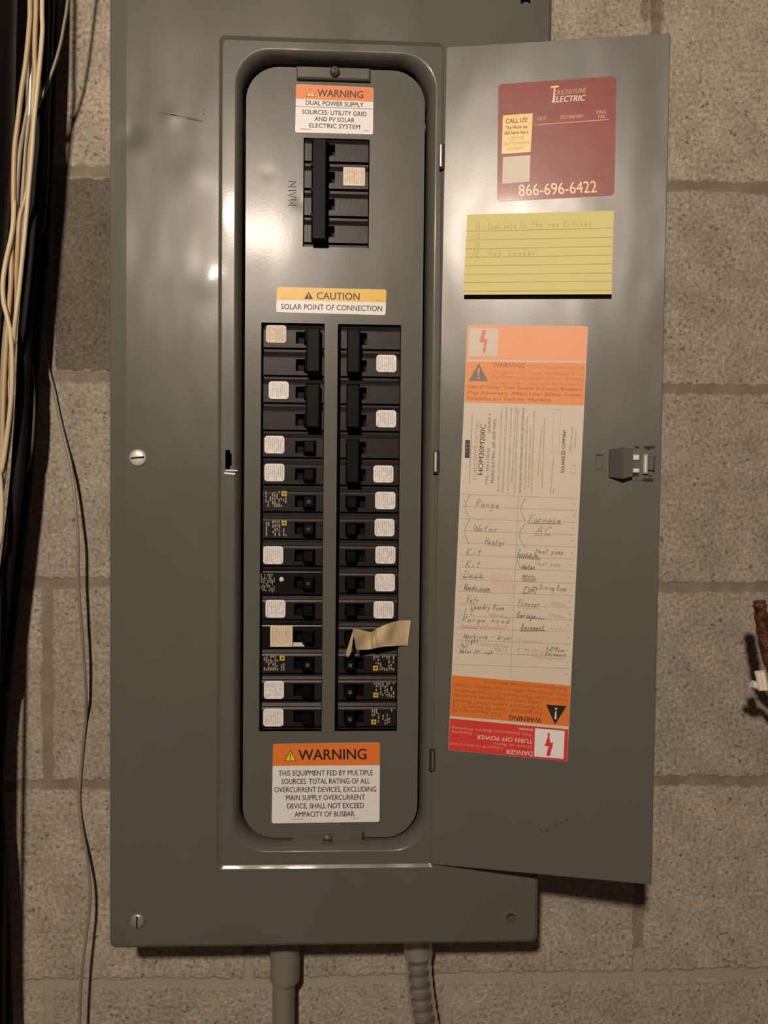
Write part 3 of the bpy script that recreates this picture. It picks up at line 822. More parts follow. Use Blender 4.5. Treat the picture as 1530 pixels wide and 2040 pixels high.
# ruled table
for i in range(15):
    v = 984.5 + i*24.2
    l, r_ = L_(v)+(5 if i else 2), R_(v+8)-3
    pr.line((l, v), (r_, v+8.5), 0.9, M['rule'], 1)
    pr.line((L_(v)+8, v+13), (L_(v)+11, v+13), 2.0, M['pale_ink'], 2); pr.line((R_(v+8)-13, v+20), (R_(v+8)-9, v+20), 2.2, M['pale_ink'], 2)
pr.line((1033, 988), (1017, 1350), 1.0, M['rule'], 1)
pc_, rp, gi = M['pencil'], M['red_pencil'], M['grey_ink']
hand(pr, 'Range', (947, 1010), (995, 1014), 16, pc_)
def arc(x, v0, v1, d): pr.stroke([(x + d*math.sin(math.pi*i/10)*-1 + d, v0 + (v1-v0)*i/10) for i in range(11)], 1.0, pc_, 3)
arc(927, 985, 1034, 10); arc(926, 1036, 1084, 9); arc(1038, 992, 1038, 9); arc(1035, 1042, 1090, 12); arc(1031, 1092, 1132, 6)
hand(pr, 'Water', (942, 1058), (992, 1061), 14, pc_); hand(pr, 'Heater', (965, 1084), (1006, 1088), 14, M['grey_ink']); pr.line((968, 1086), (1000, 1088), 1.2, rp, 3)
hand(pr, 'Furnace', (1053, 1040), (1118, 1043), 14, pc_); pr.line((1050, 1042), (1118, 1044), 1.3, pc_, 3)
hand(pr, 'AC', (1066, 1064), (1098, 1066), 16, pc_); pr.line((1064, 1066), (1102, 1067), 1.2, rp, 3)
hand(pr, 'Kit', (929, 1106), (959, 1107), 15, pc_); hand(pr, 'Kit', (928, 1130), (957, 1131), 15, pc_)
hand(pr, 'Desk', (923, 1151), (964, 1152), 14, pc_); pr.line((920, 1149), (964, 1151), 1.2, pc_, 3)
hand(pr, 'Bedroom', (924, 1174), (976, 1178), 12, gi); scribble(pr, (924, 1176), (976, 1182), 10, pc_, 18, 1.1, seed=3)
hand(pr, 'Refr', (929, 1200), (955, 1202), 14, gi)
hand(pr, 'Laundry Room', (938, 1213), (1004, 1216), 11, pc_, 1.2)
hand(pr, 'Lt', (924, 1224), (944, 1225), 14, gi); scribble(pr, (974, 1228), (1014, 1232), 8, M['pale_ink'], 14, 1.2, seed=5)
hand(pr, 'Range hood', (920, 1238), (1016, 1242), 10, gi); scribble(pr, (919, 1251), (1012, 1253), 8, rp, 24, 1.2, seed=8); pr.line((918, 1249), (952, 1251), 2.0, rp, 2)
hand(pr, 'Washroom - dryer', (923, 1271), (1020, 1275), 10, gi); hand(pr, 'light', (926, 1280), (953, 1282), 11, pc_, 1.4)
scribble(pr, (955, 1286), (1014, 1290), 8, rp, 16, 1.1, seed=9); hand(pr, 'Hot', (918, 1290), (932, 1291), 10, pc_); hand(pr, 'Water Ht. out', (915, 1301), (981, 1304), 10, gi); hand(pr, 'Hall', (984, 1297), (1012, 1299), 10, M['pale_ink'])
for k in range(9): pr.line((978 + 5*k, 1140 + 3*(k % 3)), (984 + 5*k, 1178 - 4*(k % 2)), 0.9, rp, 2)
scribble(pr, (1031, 1112), (1076, 1116), 14, pc_, 22, 1.3, seed=11); hand(pr, 'Heat pump', (1067, 1102), (1123, 1105), 10, gi)
hand(pr, 'Water', (1040, 1134), (1066, 1135), 11, pc_); scribble(pr, (1038, 1134), (1066, 1135), 8, pc_, 12, 1.1, seed=12); hand(pr, 'Heat pump', (1068, 1126), (1118, 1129), 9, M['pale_ink'])
scribble(pr, (1040, 1158), (1068, 1160), 14, M['pale_ink'], 16, 1.8, seed=13); scribble(pr, (1041, 1150), (1064, 1151), 6, gi, 8, 1.2, seed=14)
hand(pr, 'DR', (1041, 1182), (1070, 1183), 13, pc_, 1.6); hand(pr, 'Dining Room', (1075, 1174), (1128, 1178), 11, gi)
hand(pr, 'Freezer', (1032, 1207), (1076, 1210), 13, M['grey_ink']); pr.line((1032, 1210), (1076, 1213), 1.1, rp, 2)
hand(pr, 'Garage', (1028, 1230), (1068, 1233), 12, pc_, 1.5); scribble(pr, (1052, 1232), (1084, 1235), 6, gi, 12, 1.0, seed=15)
hand(pr, 'Basement', (1038, 1254), (1084, 1256), 11, pc_, 1.3); pr.line((1036, 1257), (1086, 1256), 1.8, pc_, 3)
hand(pr, 'STUDY', (1026, 1303), (1082, 1309), 13, rp, 1.2); hand(pr, 'Fur Room', (1088, 1296), (1124, 1299), 8, gi); hand(pr, 'Basement', (1086, 1305), (1128, 1309), 8, gi)
scribble(pr, (1066, 1310), (1124, 1316), 6, rp, 20, 1.0, seed=16); scribble(pr, (1034, 1278), (1080, 1282), 8, M['pink_ink'], 12, 1.0, seed=17); scribble(pr, (1098, 1292), (1112, 1293), 6, gi, 6, 1.0, seed=18)
scribble(pr, (1098, 1205), (1128, 1208), 8, M['pale_ink'], 10, 1.0, seed=19); scribble(pr, (1092, 1228), (1126, 1232), 7, M['pale_ink'], 10, 1.0, seed=20); scribble(pr, (1094, 1254), (1128, 1257), 7, M['pink_ink'], 10, 1.0, seed=21)
# bottom bands, printed upside down
pr.poly([(L_(1345)+e_, 1345), (R_(1366)-e_, 1366), (R_(1447)-e_, 1447), (L_(1426)+e_, 1426)], M['deep_orange'], 1)
pr.poly([(L_(1431)+e_, 1431), (R_(1453)-e_, 1453), (BR_[0]-.2, 1514), (BR_[0]-4, 1516.4), (BL_[0]+3.5, 1494), (BL_[0]+.6, 1491)], M['red'], 1)
hazard(pr, (1107, 1424), 41, 38, 184, M['ink'], M['ivory'], 2)
sl_ = (1366-1345)/(R_(1366)-L_(1345))
def up(s_, xr, xl, v, h, mm, bold=0.004):
    """upside-down line: starts at the right (xr, v) and runs left"""
    pr.text(s_, (xr, v), (xl, v - (xr-xl)*sl_), h, mm, bold)
bi = M['brown_ink']
up('WARNING', 1079, 1015, 1430, 9.5, M['ink'], .012)
up('This Equipment Is', 1000, 902, 1420, 6.6, bi); up('Designed and Tested By Square D To', 1080, 903, 1418, 6.6, bi)
up('Performance Levels Which Exceed', 1080, 903, 1408, 6.6, bi); up('Underwriters Laboratories Standards', 1080, 905, 1397.5, 6.6, bi)
up('Use of Other Than Square D Circuit Breakers', 1129, 906, 1392, 6.6, bi); up('May Adversely Affect User Safety, Impair', 1129, 904, 1381, 6.6, bi); up('Reliability and Void the Warranty.', 1129, 962, 1370, 6.6, bi)
pr.poly([(1066, 1450.5), (1125, 1456), (1122.5, 1511.5), (1064, 1506.5)], M['white'], 2)
pr.poly([(1088, 1505), (1095.5, 1506), (1102.5, 1479.5), (1096, 1479), (1094.5, 1464), (1097, 1464), (1093, 1458.5), (1090, 1465), (1092, 1465.5), (1085, 1485.5), (1092.5, 1486.5)], M['red'], 3)
wi = M['white_ink']; pw = M['pink_white']
up('DANGER', 1061, 1008, 1497, 9, wi, .006); up('Hazard of Electrical', 1000, 897, 1488, 5.2, pw); up('Shock or Burn', 1060, 985, 1486, 5.2, pw)
up('TURN OFF POWER', 1061, 950, 1473, 8.2, wi, .004); up('Supplying', 940, 900, 1459, 5.2, pw); up('This Equipment Before Working', 1060, 900, 1461, 5.4, pw); up('Inside.', 1061, 1032, 1452, 5.2, wi)
pr.build('circuit_directory', door)['label'] = 'long orange, cream and red circuit directory sheet'

# ------------------------------------------------------------------ yellow index card, held at its top edge
card = MB()
c4 = [pm_door(931, 428), pm_door(1223, 420), pm_door(1217, 590), pm_door(924, 591)]
def cardP(s, t, off=0.0):
    x = (c4[0][0]*(1-s)+c4[1][0]*s)*(1-t) + (c4[3][0]*(1-s)+c4[2][0]*s)*t
    z = (c4[0][1]*(1-s)+c4[1][1]*s)*(1-t) + (c4[3][1]*(1-s)+c4[2][1]*s)*t
    n = 0.0004 + 0.0065*t**1.6 + off
    sc_ = 1 - n/0.72*0.9                                       # a sheet leaning out keeps its measured outline
    p = HINGE + DIR*x + Vector((0, 0, z)) - NRM*n
    return p
N = 14
front = [[cardP(i/10, j/N) for i in range(11)] for j in range(N+1)]
vs_ = [p for row in front for p in row]; fs = [(j*11+i, j*11+i+1, (j+1)*11+i+1, (j+1)*11+i) for j in range(N) for i in range(10)]
card.add(vs_, fs, M['card'], True)
card.add([p + NRM*0.00025 for p in vs_], [f[::-1] for f in fs], M['card'], True)
def cline(s0, t0, s1, t1, w, mat, off=0.00012, n=12):
    L = math.hypot((s1-s0)*0.137, (t1-t0)*0.078) or 1; nx, ny = -(t1-t0)*0.078/L, (s1-s0)*0.137/L
    a, c = [], []
    for i in range(n+1):
        s, t = s0+(s1-s0)*i/n, t0+(t1-t0)*i/n
        a.append(cardP(s+nx*w/2/0.137, t+ny*w/2/0.078, off)); c.append(cardP(s-nx*w/2/0.137, t-ny*w/2/0.078, off))
    card.add(a+c, [(i, i+1, n+1+i+1, n+1+i) for i in range(n)], mat)
for tv in (.205, .315, .425, .53, .635, .745, .845, .955): cline(0.0, tv, 1.0, tv, 0.0005, M['card_rule'])
def chand(s_, x0, x1, t, h, mat=M['card_pencil']):
    adv = (x1-x0)/len(s_); rnd = random.Random(s_)
    for i, ch in enumerate(s_):
        for st in HW.get(ch, []):
            pts = [(x0+adv*(i+x*1.1+.1*y)+rnd.uniform(-.002, .002), t-y*h+rnd.uniform(-.004, .004)) for x, y in st]
            for p, q_ in zip(pts, pts[1:]): cline(p[0], p[1], q_[0], q_[1], 0.00042, mat, 0.0002, 2)
chand('16', .06, .10, .185, .085); chand('Dual pole to', .15, .42, .185, .075); chand('the new Kitchen', .45, .86, .175, .075)
chand('18', .06, .10, .30, .075); chand('20', .055, .10, .41, .075); chand('22', .05, .10, .515, .075); chand('Gas cooker', .16, .50, .52, .085)
tag(card.build('index_card'), 'yellow ruled index card with faint pencil notes stuck to open panel door', 'index card')

# ------------------------------------------------------------------ circuit breakers
FACE = DEAD_Y + 0.0008
DEEP = 0.040
PITCH = 0.02537
def pole(b, x0, x1, zt, h, slot, mat, flat=False):
    """one breaker pole: stepped front with a sunk slot for the toggle; y = 0 is the face"""
    if flat: pf = [(0, .0030), (-.0014, .0012), (-.0020, .0004), (-.0030, 0.0), (-h+.0016, 0.0), (-h+.0012, .0030), (-h, .0030)]
    else: pf = [(0, .0032), (-.0028, .0017), (-.0036, .0007), (-.0054, 0.0), (-h+.0036, 0.0), (-h+.0032, .0036), (-h, .0036)]
    for (za, ya), (zb, yb) in zip(pf, pf[1:]):
        if ya == 0.0 and yb == 0.0: continue
        b.add([(x0, ya, zt+za), (x1, ya, zt+za), (x1, yb, zt+zb), (x0, yb, zt+zb)], [(0, 3, 2, 1)], mat)
    fz1_, fz0_ = zt+pf[3][0], zt+pf[4][0]
    s0, s1, t0, t1 = slot
    outer_ = [(x0, 0, fz0_), (x1, 0, fz0_), (x1, 0, fz1_), (x0, 0, fz1_)]
    inner_ = [(s0, 0, t0), (s1, 0, t0), (s1, 0, t1), (s0, 0, t1)]
    floor_ = [(p[0], 0.010, p[2]) for p in inner_]
    b.loft([outer_, inner_], mat); b.loft([inner_, floor_], M['handle'], cap1=True)
    for xs in (x0, x1):
        b.add([(xs, y, zt+z) for z, y in pf] + [(xs, DEEP, zt-h), (xs, DEEP, zt)], [tuple(range(len(pf)+2))], mat)
    b.add([(x0, .003, zt), (x1, .003, zt), (x1, DEEP, zt), (x0, DEEP, zt)], [(0, 1, 2, 3)], mat)
    b.add([(x0, .003, zt-h), (x1, .003, zt-h), (x1, DEEP, zt-h), (x0, DEEP, zt-h)], [(0, 3, 2, 1)], mat)
    b.add([(x0, DEEP, zt), (x1, DEEP, zt), (x1, DEEP, zt-h), (x0, DEEP, zt-h)], [(0, 1, 2, 3)], mat)
def toggle(b, x0, x1, z0, z1, h, mat):
    b.loft([[(x0, .0095, z0), (x1, .0095, z0), (x1, .0095, z1), (x0, .0095, z1)],
            [(x0, -h*.3, z0), (x1, -h*.3, z0), (x1, -h*.3, z1), (x0, -h*.3, z1)],
            [(x0+.0012, -h+.0008, z0+.0008), (x1-.0012, -h+.0008, z0+.0008), (x1-.0012, -h+.0008, z1-.0008), (x0+.0012, -h+.0008, z1-.0008)],
            [(x0+.0018, -h, z0+.0014), (x1-.0018, -h, z0+.0014), (x1-.0018, -h, z1-.0014), (x0+.0018, -h, z1-.0014)]], mat, cap1=True)

def square_sticker(cx, cz, w, h, r, mat, inks, seed, y=-0.0002):
    """small square label filled with columns of unreadable micro print"""
    b = MB(); rnd = random.Random(seed)
    face = rr(cx-w/2, cx+w/2, cz-h/2, cz+h/2, r, y, 4)
    b.loft([[p + Vector((0, .00019, 0)) for p in face], face], mat, cap1=True)
    n = 9
    for i in range(n):
        x = cx - w*.40 + w*.80*i/(n-1)
        z = cz + h*(.40 if i % 3 else .36)
        end = cz - h*(.40 if (i % 4 < 2) else .28)
        while z > end:
            l = rnd.uniform(.0005, .0024)
            ww = rnd.uniform(.0005, .0010)
            if rnd.random() < .86:
                b.add([(x-ww/2, y-.00006, z), (x+ww/2, y-.00006, z), (x+ww/2, y-.00006, z-l), (x-ww/2, y-.00006, z-l)], [(0, 3, 2, 1)], inks[rnd.randrange(len(inks))])
            z -= l + rnd.uniform(.0001, .0006)
    return b
def printed_label(cx, cz, w, h, seed, flip):
    """grey print straight on the breaker with its small yellow square mark"""
    b = MB(); rnd = random.Random(seed); y = -.0001
    sg = -1 if flip else 1
    q = .0047
    yx, yz = cx + sg*(w/2 - q/2), cz + sg*(h/2 - q/2)
    b.add([(yx-q/2, y, yz-q/2), (yx+q/2, y, yz-q/2), (yx+q/2, y, yz+q/2), (yx-q/2, y, yz+q/2)], [(0, 1, 2, 3)], M['mark_yellow'])
    b.add([(yx-q*.16, y-.00006, yz-q*.2), (yx+q*.2, y-.00006, yz-q*.2), (yx+q*.2, y-.00006, yz+q*.2), (yx-q*.16, y-.00006, yz+q*.2)], [(0, 1, 2, 3)], M['ink'])
    n = 10
    for i in range(n):
        x = cx - sg*(w/2 - w*i/(n-1)*.96)
        zs = -h/2
        while zs < h/2:
            l = rnd.uniform(.0012, .0045)
            inside = sg*(x-cx) > w/2 - q - .001 and zs + l > h/2 - q - .0006
            if rnd.random() < .62 and not inside:
                z0, z1 = cz + sg*zs, cz + sg*min(zs + l, h/2)
                b.add([(x-.0006, y, z0), (x+.0006, y, z0), (x+.0006, y, z1), (x-.0006, y, z1)], [(0, 1, 2, 3)], M['label_grey'])
            zs += l + rnd.uniform(.0004, .0014)
    return b
M['mark_yellow'] = simple('yellow_square_mark', (0.55, 0.40, 0.02), 0.5)
M['label_grey'] = simple('grey_print_on_black', (0.30, 0.27, 0.23), 0.5)
M['micro'] = simple('pale_micro_print', (0.47, 0.42, 0.37), 0.5)
M['micro_pink'] = simple('pinkish_micro_print', (0.58, 0.44, 0.38), 0.5)
INK_A = [M['micro'], M['micro'], M['micro_pink']]
INK_B = [M['micro'], M['micro'], M['pale_ink']]
INK_T = [M['pink_ink'], M['amber_tan']] if 'amber_tan' in M else [M['pale_ink'], M['pink_ink']]

ORD = ['topmost', 'second', 'third', 'fourth', 'fifth', 'sixth', 'seventh', 'eighth', 'ninth', 'tenth', 'eleventh', 'twelfth', 'bottom']
def rowz(i): return ZO - 0.0010 - PITCH*i
def breaker(side, row, poles, kind, stick_px=None, seed=0, label=''):
    """kind: white / print / tan / test ; stick_px: pixel box of its sticker or print"""
    if side == 'L': x0, x1 = LW[0]+.0022, LW[1]-.0006
    else: x0, x1 = RW[0]+.0030, RW[1]-.0008
    zt = rowz(row); h = PITCH-.0002; zb = zt - PITCH*poles
    xc = (x0+x1)/2
    root = empty('circuit_breaker', (xc, FACE, zb))
    tag(root, label, 'circuit breaker', 'circuit breakers in the two columns')
    off = Vector((xc, FACE, zb))
    def fin(b, name):
        b.v = [p + off for p in b.v]
        return b.build(name, root)
    def lx(u): return at(u, 900, FACE).x - xc
    if side == 'L': sl0, sl1, h0, h1 = lx(588), lx(630), lx(604.5), lx(629)
    else: sl0, sl1, h0, h1 = lx(689), lx(729), lx(690), lx(713)
    b = MB()
    for k in range(poles):
        zp = (zt - zb) - PITCH*k
        pole(b, x0-xc, x1-xc, zp, h, (sl0, sl1, zp-.0178, zp-.0068), M['breaker_gloss'] if kind in ('tan', 'test') else M['breaker'], kind in ('tan', 'test'))
    fin(b, 'body')
    for k in range(poles):
        zp = (zt - zb) - PITCH*k
        b = MB()
        toggle(b, h0, h1, zp-.0182, zp-.0064, .0090 if poles == 1 else .0075, M['handle'])
        if kind in ('print', 'test'):
            s_ = '15' if row in (6, 7, 9) else '20'
            vv, ff, wd = text_geo(s_)
            xm, zm = (h0+h1)/2, zp-.0123
            ang = 1 if side == 'L' else -1
            b.add([Vector((xm - ang*(v.y-.33)*.0042, -.00908, zm + ang*(v.x-wd/2)*.0034)) for v in vv], ff, M['label_grey'])
        fin(b, 'handle')
    if poles == 2:
        b = MB(); zp = zt - zb
        tu = (609, 637) if side == 'L' else (690, 717)
        tx0, tx1 = [at(u_, 800, FACE-.011).x - xc for u_ in tu]
        b.box(tx0, tx1, -.0110, -.0045, zp-.0254*2+.0052, zp-.0050, M['handle'], .0012)
        fin(b, 'handle_tie')
    if kind == 'test':
        b = MB(); c_ = at(561, 1154, FACE) - off
        b.lathe((c_.x, 0, c_.z), [(.0022, 0.0), (.0022, -.0007), (.0016, -.0011)], M['test_button'], 16)
        fin(b, 'test_button')
    if stick_px:
        a, c = at(stick_px[0], stick_px[1], FACE) - off, at(stick_px[2], stick_px[3], FACE) - off
        cx, cz, w, hh = (a.x+c.x)/2, (a.z+c.z)/2, c.x-a.x, a.z-c.z
        if kind == 'white':
            o = fin(square_sticker(cx, cz, w, hh, .0028, M['white'], INK_A if seed % 2 else INK_B, seed), 'square_sticker'); o['label'] = 'white rounded sticker'
        elif kind == 'old':
            o = fin(square_sticker(cx, cz, w, hh, .0024, M['tan'], [M['amber_tan'], M['pale_ink']], seed), 'square_sticker'); o['label'] = 'tan rounded sticker'
        elif kind == 'tan':
            o = fin(square_sticker(cx, cz, w, hh, .0003, M['tan'], [M['amber_tan'], M['pink_ink']], seed), 'square_sticker'); o['label'] = 'tan square sticker'
            b = MB(); p0, p1 = at(584, 1279.5, FACE)-off, at(607, 1288, FACE)-off
            b.box(p0.x, p1.x, -.0012, -.0001, p1.z, p0.z, M['test_button'], .0004); fin(b, 'test_button')
        elif kind == 'test':
            b = MB(); rnd = random.Random(seed)
            for i in range(9):
                x = a.x + w*i/8; z = a.z
                while z > c.z:
                    l = rnd.uniform(.001, .003)
                    if rnd.random() < .7: b.add([(x-.0004, -.0001, z), (x+.0004, -.0001, z), (x+.0004, -.0001, z-l), (x-.0004, -.0001, z-l)], [(0, 3, 2, 1)], M['label_grey'])
                    z -= l+.0006
            fin(b, 'printed_label')
        else:
            o = fin(printed_label(cx, cz, w, hh, seed, side == 'R'), 'printed_label'); o['label'] = 'grey print with yellow square'
    return root
M['breaker_gloss'] = simple('glossy_black_breaker', (0.009, 0.008, 0.0075), 0.28, spec=0.22, var=0.15)
M['test_button'] = simple('white_test_button', (0.62, 0.60, 0.58), 0.4)
M['amber_tan'] = simple('tan_micro_print', (0.42, 0.31, 0.20), 0.55)

left = [(0, 2, 'old', (530, 647.5, 570, 683)), (2, 2, 'white', (535.5, 759.5, 575, 795)), (4, 1, 'white', (527, 868, 566.5, 903.5)), (5, 1, 'white', (527, 923.5, 566.5, 959)),
        (6, 1, 'print', (530, 978, 571, 1010)), (7, 1, 'print', (531, 1036.5, 571, 1068)), (8, 1, 'white', (524.5, 1088, 564, 1124)), (9, 1, 'test', (521, 1143, 546, 1177)),
        (10, 1, 'white', (529, 1195, 568.5, 1230.5)), (11, 1, 'tan', (538.5, 1246, 582.5, 1288.5)), (12, 1, 'print', (527, 1306, 567, 1336)), (13, 1, 'white', (526, 1356.5, 565.5, 1392)), (14, 1, 'white', (524.5, 1411.5, 564.5, 1447))]
right = [(0, 2, 'white', (750, 706.5, 789.5, 741.5)), (2, 2, 'white', (749.5, 817, 789, 851.5)), (4, 2, 'white', (744, 927, 783.5, 961.5)), (6, 1, 'white', (747.5, 979.5, 787.5, 1014.5)),
         (7, 1, 'white', (746.5, 1033.5, 785.5, 1068.5)), (8, 1, 'white', (748, 1088, 787.5, 1123)), (9, 1, 'white', (747, 1143, 786.5, 1178)), (10, 1, 'white', (744.5, 1197.5, 784, 1232)),
         (11, 1, 'plain', None), (12, 1, 'print', (743.5, 1306, 783.5, 1336)), (13, 1, 'print', (744, 1359.5, 784, 1389.5)), (14, 1, 'print', (740, 1412, 780, 1443))]
desc = {'white': 'white square sticker', 'old': 'tan rounded sticker', 'print': 'yellow-marked grey print', 'tan': 'tan square label', 'test': 'white test button', 'plain': 'masking tape across it'}
for side, rows in (('L', left), ('R', right)):
    col_ = 'left' if side == 'L' else 'right'
    for i, (row, n_, kind, px) in enumerate(rows):
        o_ = 'bottom' if i == len(rows)-1 else ORD[i]
        ty = 'double-pole' if n_ == 2 else 'single-pole'
        breaker(side, row, n_, kind, px, row*3 + (50 if side == 'R' else 1),
                f"black {ty} breaker with {desc[kind]}, {o_} one down the {col_} column")

# main breaker, four poles under one long bar
mxa, mxb = mx0+.0012, mx1-.0010
xc = (mxa+mxb)/2; mp = (mz1-mz0-.0006)/4; MF = DEAD_Y - 0.0012
main = empty('main_breaker', (xc, MF, mz0+.0003))
tag(main, 'wide black four-pole main breaker with one long bar above the two columns', 'circuit breaker')
off = Vector((xc, MF, mz0+.0003))
def finm(b, name):
    b.v = [p + off for p in b.v]
    return b.build(name, main)
def lxm(u): return at(u, 385, MF).x - xc
b = MB()
for k in range(4):
    zp = mp*4 - mp*k
    pole(b, mxa-xc, mxb-xc, zp, mp-.0001, (lxm(648), lxm(667), zp-.0160, zp-.0058), M['breaker'])
finm(b, 'body')
for k in range(4):
    b = MB(); zp = mp*4 - mp*k
    toggle(b, lxm(638), lxm(656), zp-.0160, zp-.0058, .007, M['handle'])
    finm(b, 'handle')
b = MB()
q0, q1 = at(621, 275, MF-.0115)-off, at(650, 478, MF-.0115)-off
b.box(q0.x, q1.x, -.0115, -.0045, q1.z, q0.z, M['handle'], .0014)
for k in range(1, 4): b.box(q0.x-.0006, q0.x+.004, -.0112, -.0048, q1.z+(q0.z-q1.z)*k/4-.0016, q1.z+(q0.z-q1.z)*k/4+.0016, M['handle'])
finm(b, 'handle_tie')
a, c = at(684, 333, MF)-off, at(727, 370.5, MF)-off
finm(square_sticker((a.x+c.x)/2, (a.z+c.z)/2, c.x-a.x, a.z-c.z, .0008, M['tan'], [M['pink_ink'], M['pale_ink']], 99), 'square_sticker')['label'] = 'pale tan square sticker'

# masking tape across the right column
tp = [((703, 1252), (709, 1294), -.004), ((716, 1254), (722, 1294.5), .002), ((735, 1258.5), (738, 1293.5), .007), ((742, 1258), (746, 1291.5), .001), ((750, 1252.5), (757, 1289.5), .004),
      ((762, 1247), (768, 1288), .0040), ((772, 1243), (777, 1287.4), .0060), ((780, 1240), (785, 1286.8), .0090), ((790, 1237.5), (794, 1286.3), .0122), ((802, 1236), (803, 1286), .0140), ((812, 1235.5), (808, 1286), .0145), ((818.5, 1236.5), (812, 1286.5), .0140)]
b = MB(); rows_ = []
tops = catmull([Vector((a_[0], a_[1], y)) for a_, c_, y in tp], 4); bots = catmull([Vector((c_[0], c_[1], y)) for a_, c_, y in tp], 4)
for p_, q_ in zip(tops, bots):
    rows_.append([at(p_.x+(q_.x-p_.x)*j/8, p_.y+(q_.y-p_.y)*j/8, p_.z + .0010*math.sin(j*.7+p_.x*.11)*(1 if p_.z < .011 else .15)) for j in range(9)])
vs_ = [p for r_ in rows_ for p in r_]; n_ = len(rows_)
fs = [(i*9+j, (i+1)*9+j, (i+1)*9+j+1, i*9+j+1) for i in range(n_-1) for j in range(8)]
b.add(vs_, fs, M['tape'], True); b.add([p + Vector((0, .0002, 0)) for p in vs_], [f[::-1] for f in fs], M['tape'], True)
fl = [((702.5, 1258), (703.5, 1268), .0), ((697, 1276), (702, 1284), -.001), ((691, 1295), (699.5, 1298), .002), ((689, 1302), (697, 1304), .003), ((691, 1308), (694.5, 1308.5), .004)]
vs_ = [p for (a_, c_, y) in fl for p in (at(*a_, y), at(*c_, y))]
fs = [(2*i, 2*i+1, 2*i+3, 2*i+2) for i in range(len(fl)-1)]
b.add(vs_, fs, M['tape']); b.add([p + Vector((0, .0002, 0)) for p in vs_], [f[::-1] for f in fs], M['tape'])
b.add([at(703, 1252, -.004), at(706, 1273, -.003), at(703.5, 1268, 0), at(702.5, 1258, 0)], [(0, 1, 2, 3)], M['tape'])
tag(b.build('masking_tape'), 'crumpled strip of tan masking tape stuck across the right breaker column', 'tape')

# ------------------------------------------------------------------ conduits below the panel
CY = 0.058
def pxpath(pts, y=None, n=8):
    return catmull([at(p[0], p[1], p[2] if len(p) > 2 else y) for p in pts], n)
root = empty('pvc_conduit', at(566, 2500, CY))
tag(root, 'grey plastic conduit with a socket coming out of the panel bottom', 'conduit')
b = MB()
b.tube(pxpath([(566, 1935), (565, 1990), (565, 2085), (565, 2500)], CY), .0112, M['pvc'], 24)
b.build('pipe', root)
b = MB()
pp = pxpath([(568, 1855), (568, 1900), (567.5, 1955)], CY, 10)
rad = [.0149]*(len(pp)-3) + [.0149, .0142, .0115]
b.tube(pp, .0149, M['pvc'], 24, radii=rad)
b.build('socket', root)
root = empty('flexible_conduit', at(872, 2200, CY))
tag(root, 'ribbed bare metal flexible conduit curving down under the panel', 'conduit')
b = MB()
pp = pxpath([(833, 1895), (834, 1935), (839, 1985), (846, 2030), (856, 2090), (872, 2200)], CY, 40)
b.tube(pp, .0125, M['alu'], 28, rfun=lambda s, th: .0122 + .0014*abs(math.sin(math.pi*(s/.0122) + th/2))**.7)
b.build('ribbed_hose', root)
b = MB()
b.tube([at(832, 1850, CY), at(832.5, 1872, CY), at(833, 1900, CY)], .0150, M['dull_zinc'], 24)
b.build('connector', root)

# ------------------------------------------------------------------ cables and pipe at the left
b = MB()
b.tube([at(-30, -300, .046), at(-42, 300, .046), at(-80, 800, .046), at(-150, 2150, .046)], .030, M['pipe'], 40)
tag(b.build('drain_pipe'), 'thick black drain pipe at the left edge behind the cables', 'pipe')
def cable(pts, y, r, mat, label, group='cables hanging left of the panel', name='electrical_cable', flat=1.0, cat='cable'):
    b = MB()
    b.tube(pxpath(pts, y, 6), r, mat, 12, flat)
    return tag(b.build(name), label, cat, group)
cable([(88, -280), (84, 0), (84.5, 60), (80, 120), (73, 190), (67, 250), (64, 300), (57, 380), (50, 460), (45, 510), (38, 580), (31, 635, .000), (27, 680, .004), (22, 740, .009), (12, 810, .012), (-2, 880, .013), (-72, 1300), (-78, 1700), (-80, 2120)], .000, .0020, M['cable'],
      'bright cream cable, rightmost and nearest of the bundle left of the panel')
cable([(74, -280), (72, 0), (70, 60), (69, 110), (70, 150), (66, 200), (66, 250), (60, 310), (54, 380), (40, 430), (36, 480), (33, 540, .008), (29, 600, .0115), (20, 690, .0135), (8, 770, .0138), (-8, 860, .0138), (-86, 1300, .0138), (-92, 1700, .0138), (-94, 2120, .0138)], .0045, .0021, M['cable_tan'],
      'tan cable tucked behind the bright cream one at the top of the bundle')
cable([(62, -280), (60, 0), (59, 45), (52, 120), (43, 180), (36, 240), (29, 300), (27, 380), (27, 430), (23, 500), (22, 560), (16, 640), (10, 720), (6, 820), (4, 900), (-6, 980), (-48, 1300), (-54, 1700), (-56, 2120)], .0055, .0022, M['cable_tan'],
      'tan cable bowing out along the left side of the bundle')
cable([(68, -280, .0150), (67, 0, .0150), (65, 120, .0148), (58, 200, .0140), (48, 250, .0120), (40, 300), (36, 345), (33, 400), (32, 450), (28, 500), (22, 560), (20, 620), (20, 700), (23, 790), (19, 860), (11, 920), (3, 980), (-6, 1030), (-24, 1300), (-30, 1700), (-32, 2120)], .009, .0021, M['cable_grey'],
      'grey-brown cable running down the middle of the bundle to the left edge')
cable([(74, -280, .0155), (72, 0, .0155), (70, 120, .0155), (64, 190, .0150), (56, 250), (50, 300), (47, 360), (43, 400), (38, 440), (34, 500), (26, 560), (14, 630), (7, 700), (3, 780), (-6, 880), (-100, 1300), (-106, 1700), (-108, 2120)], .0135, .0020, M['cable_grey'],
      'slim grey cable crossing behind the bundle beside the black cable')
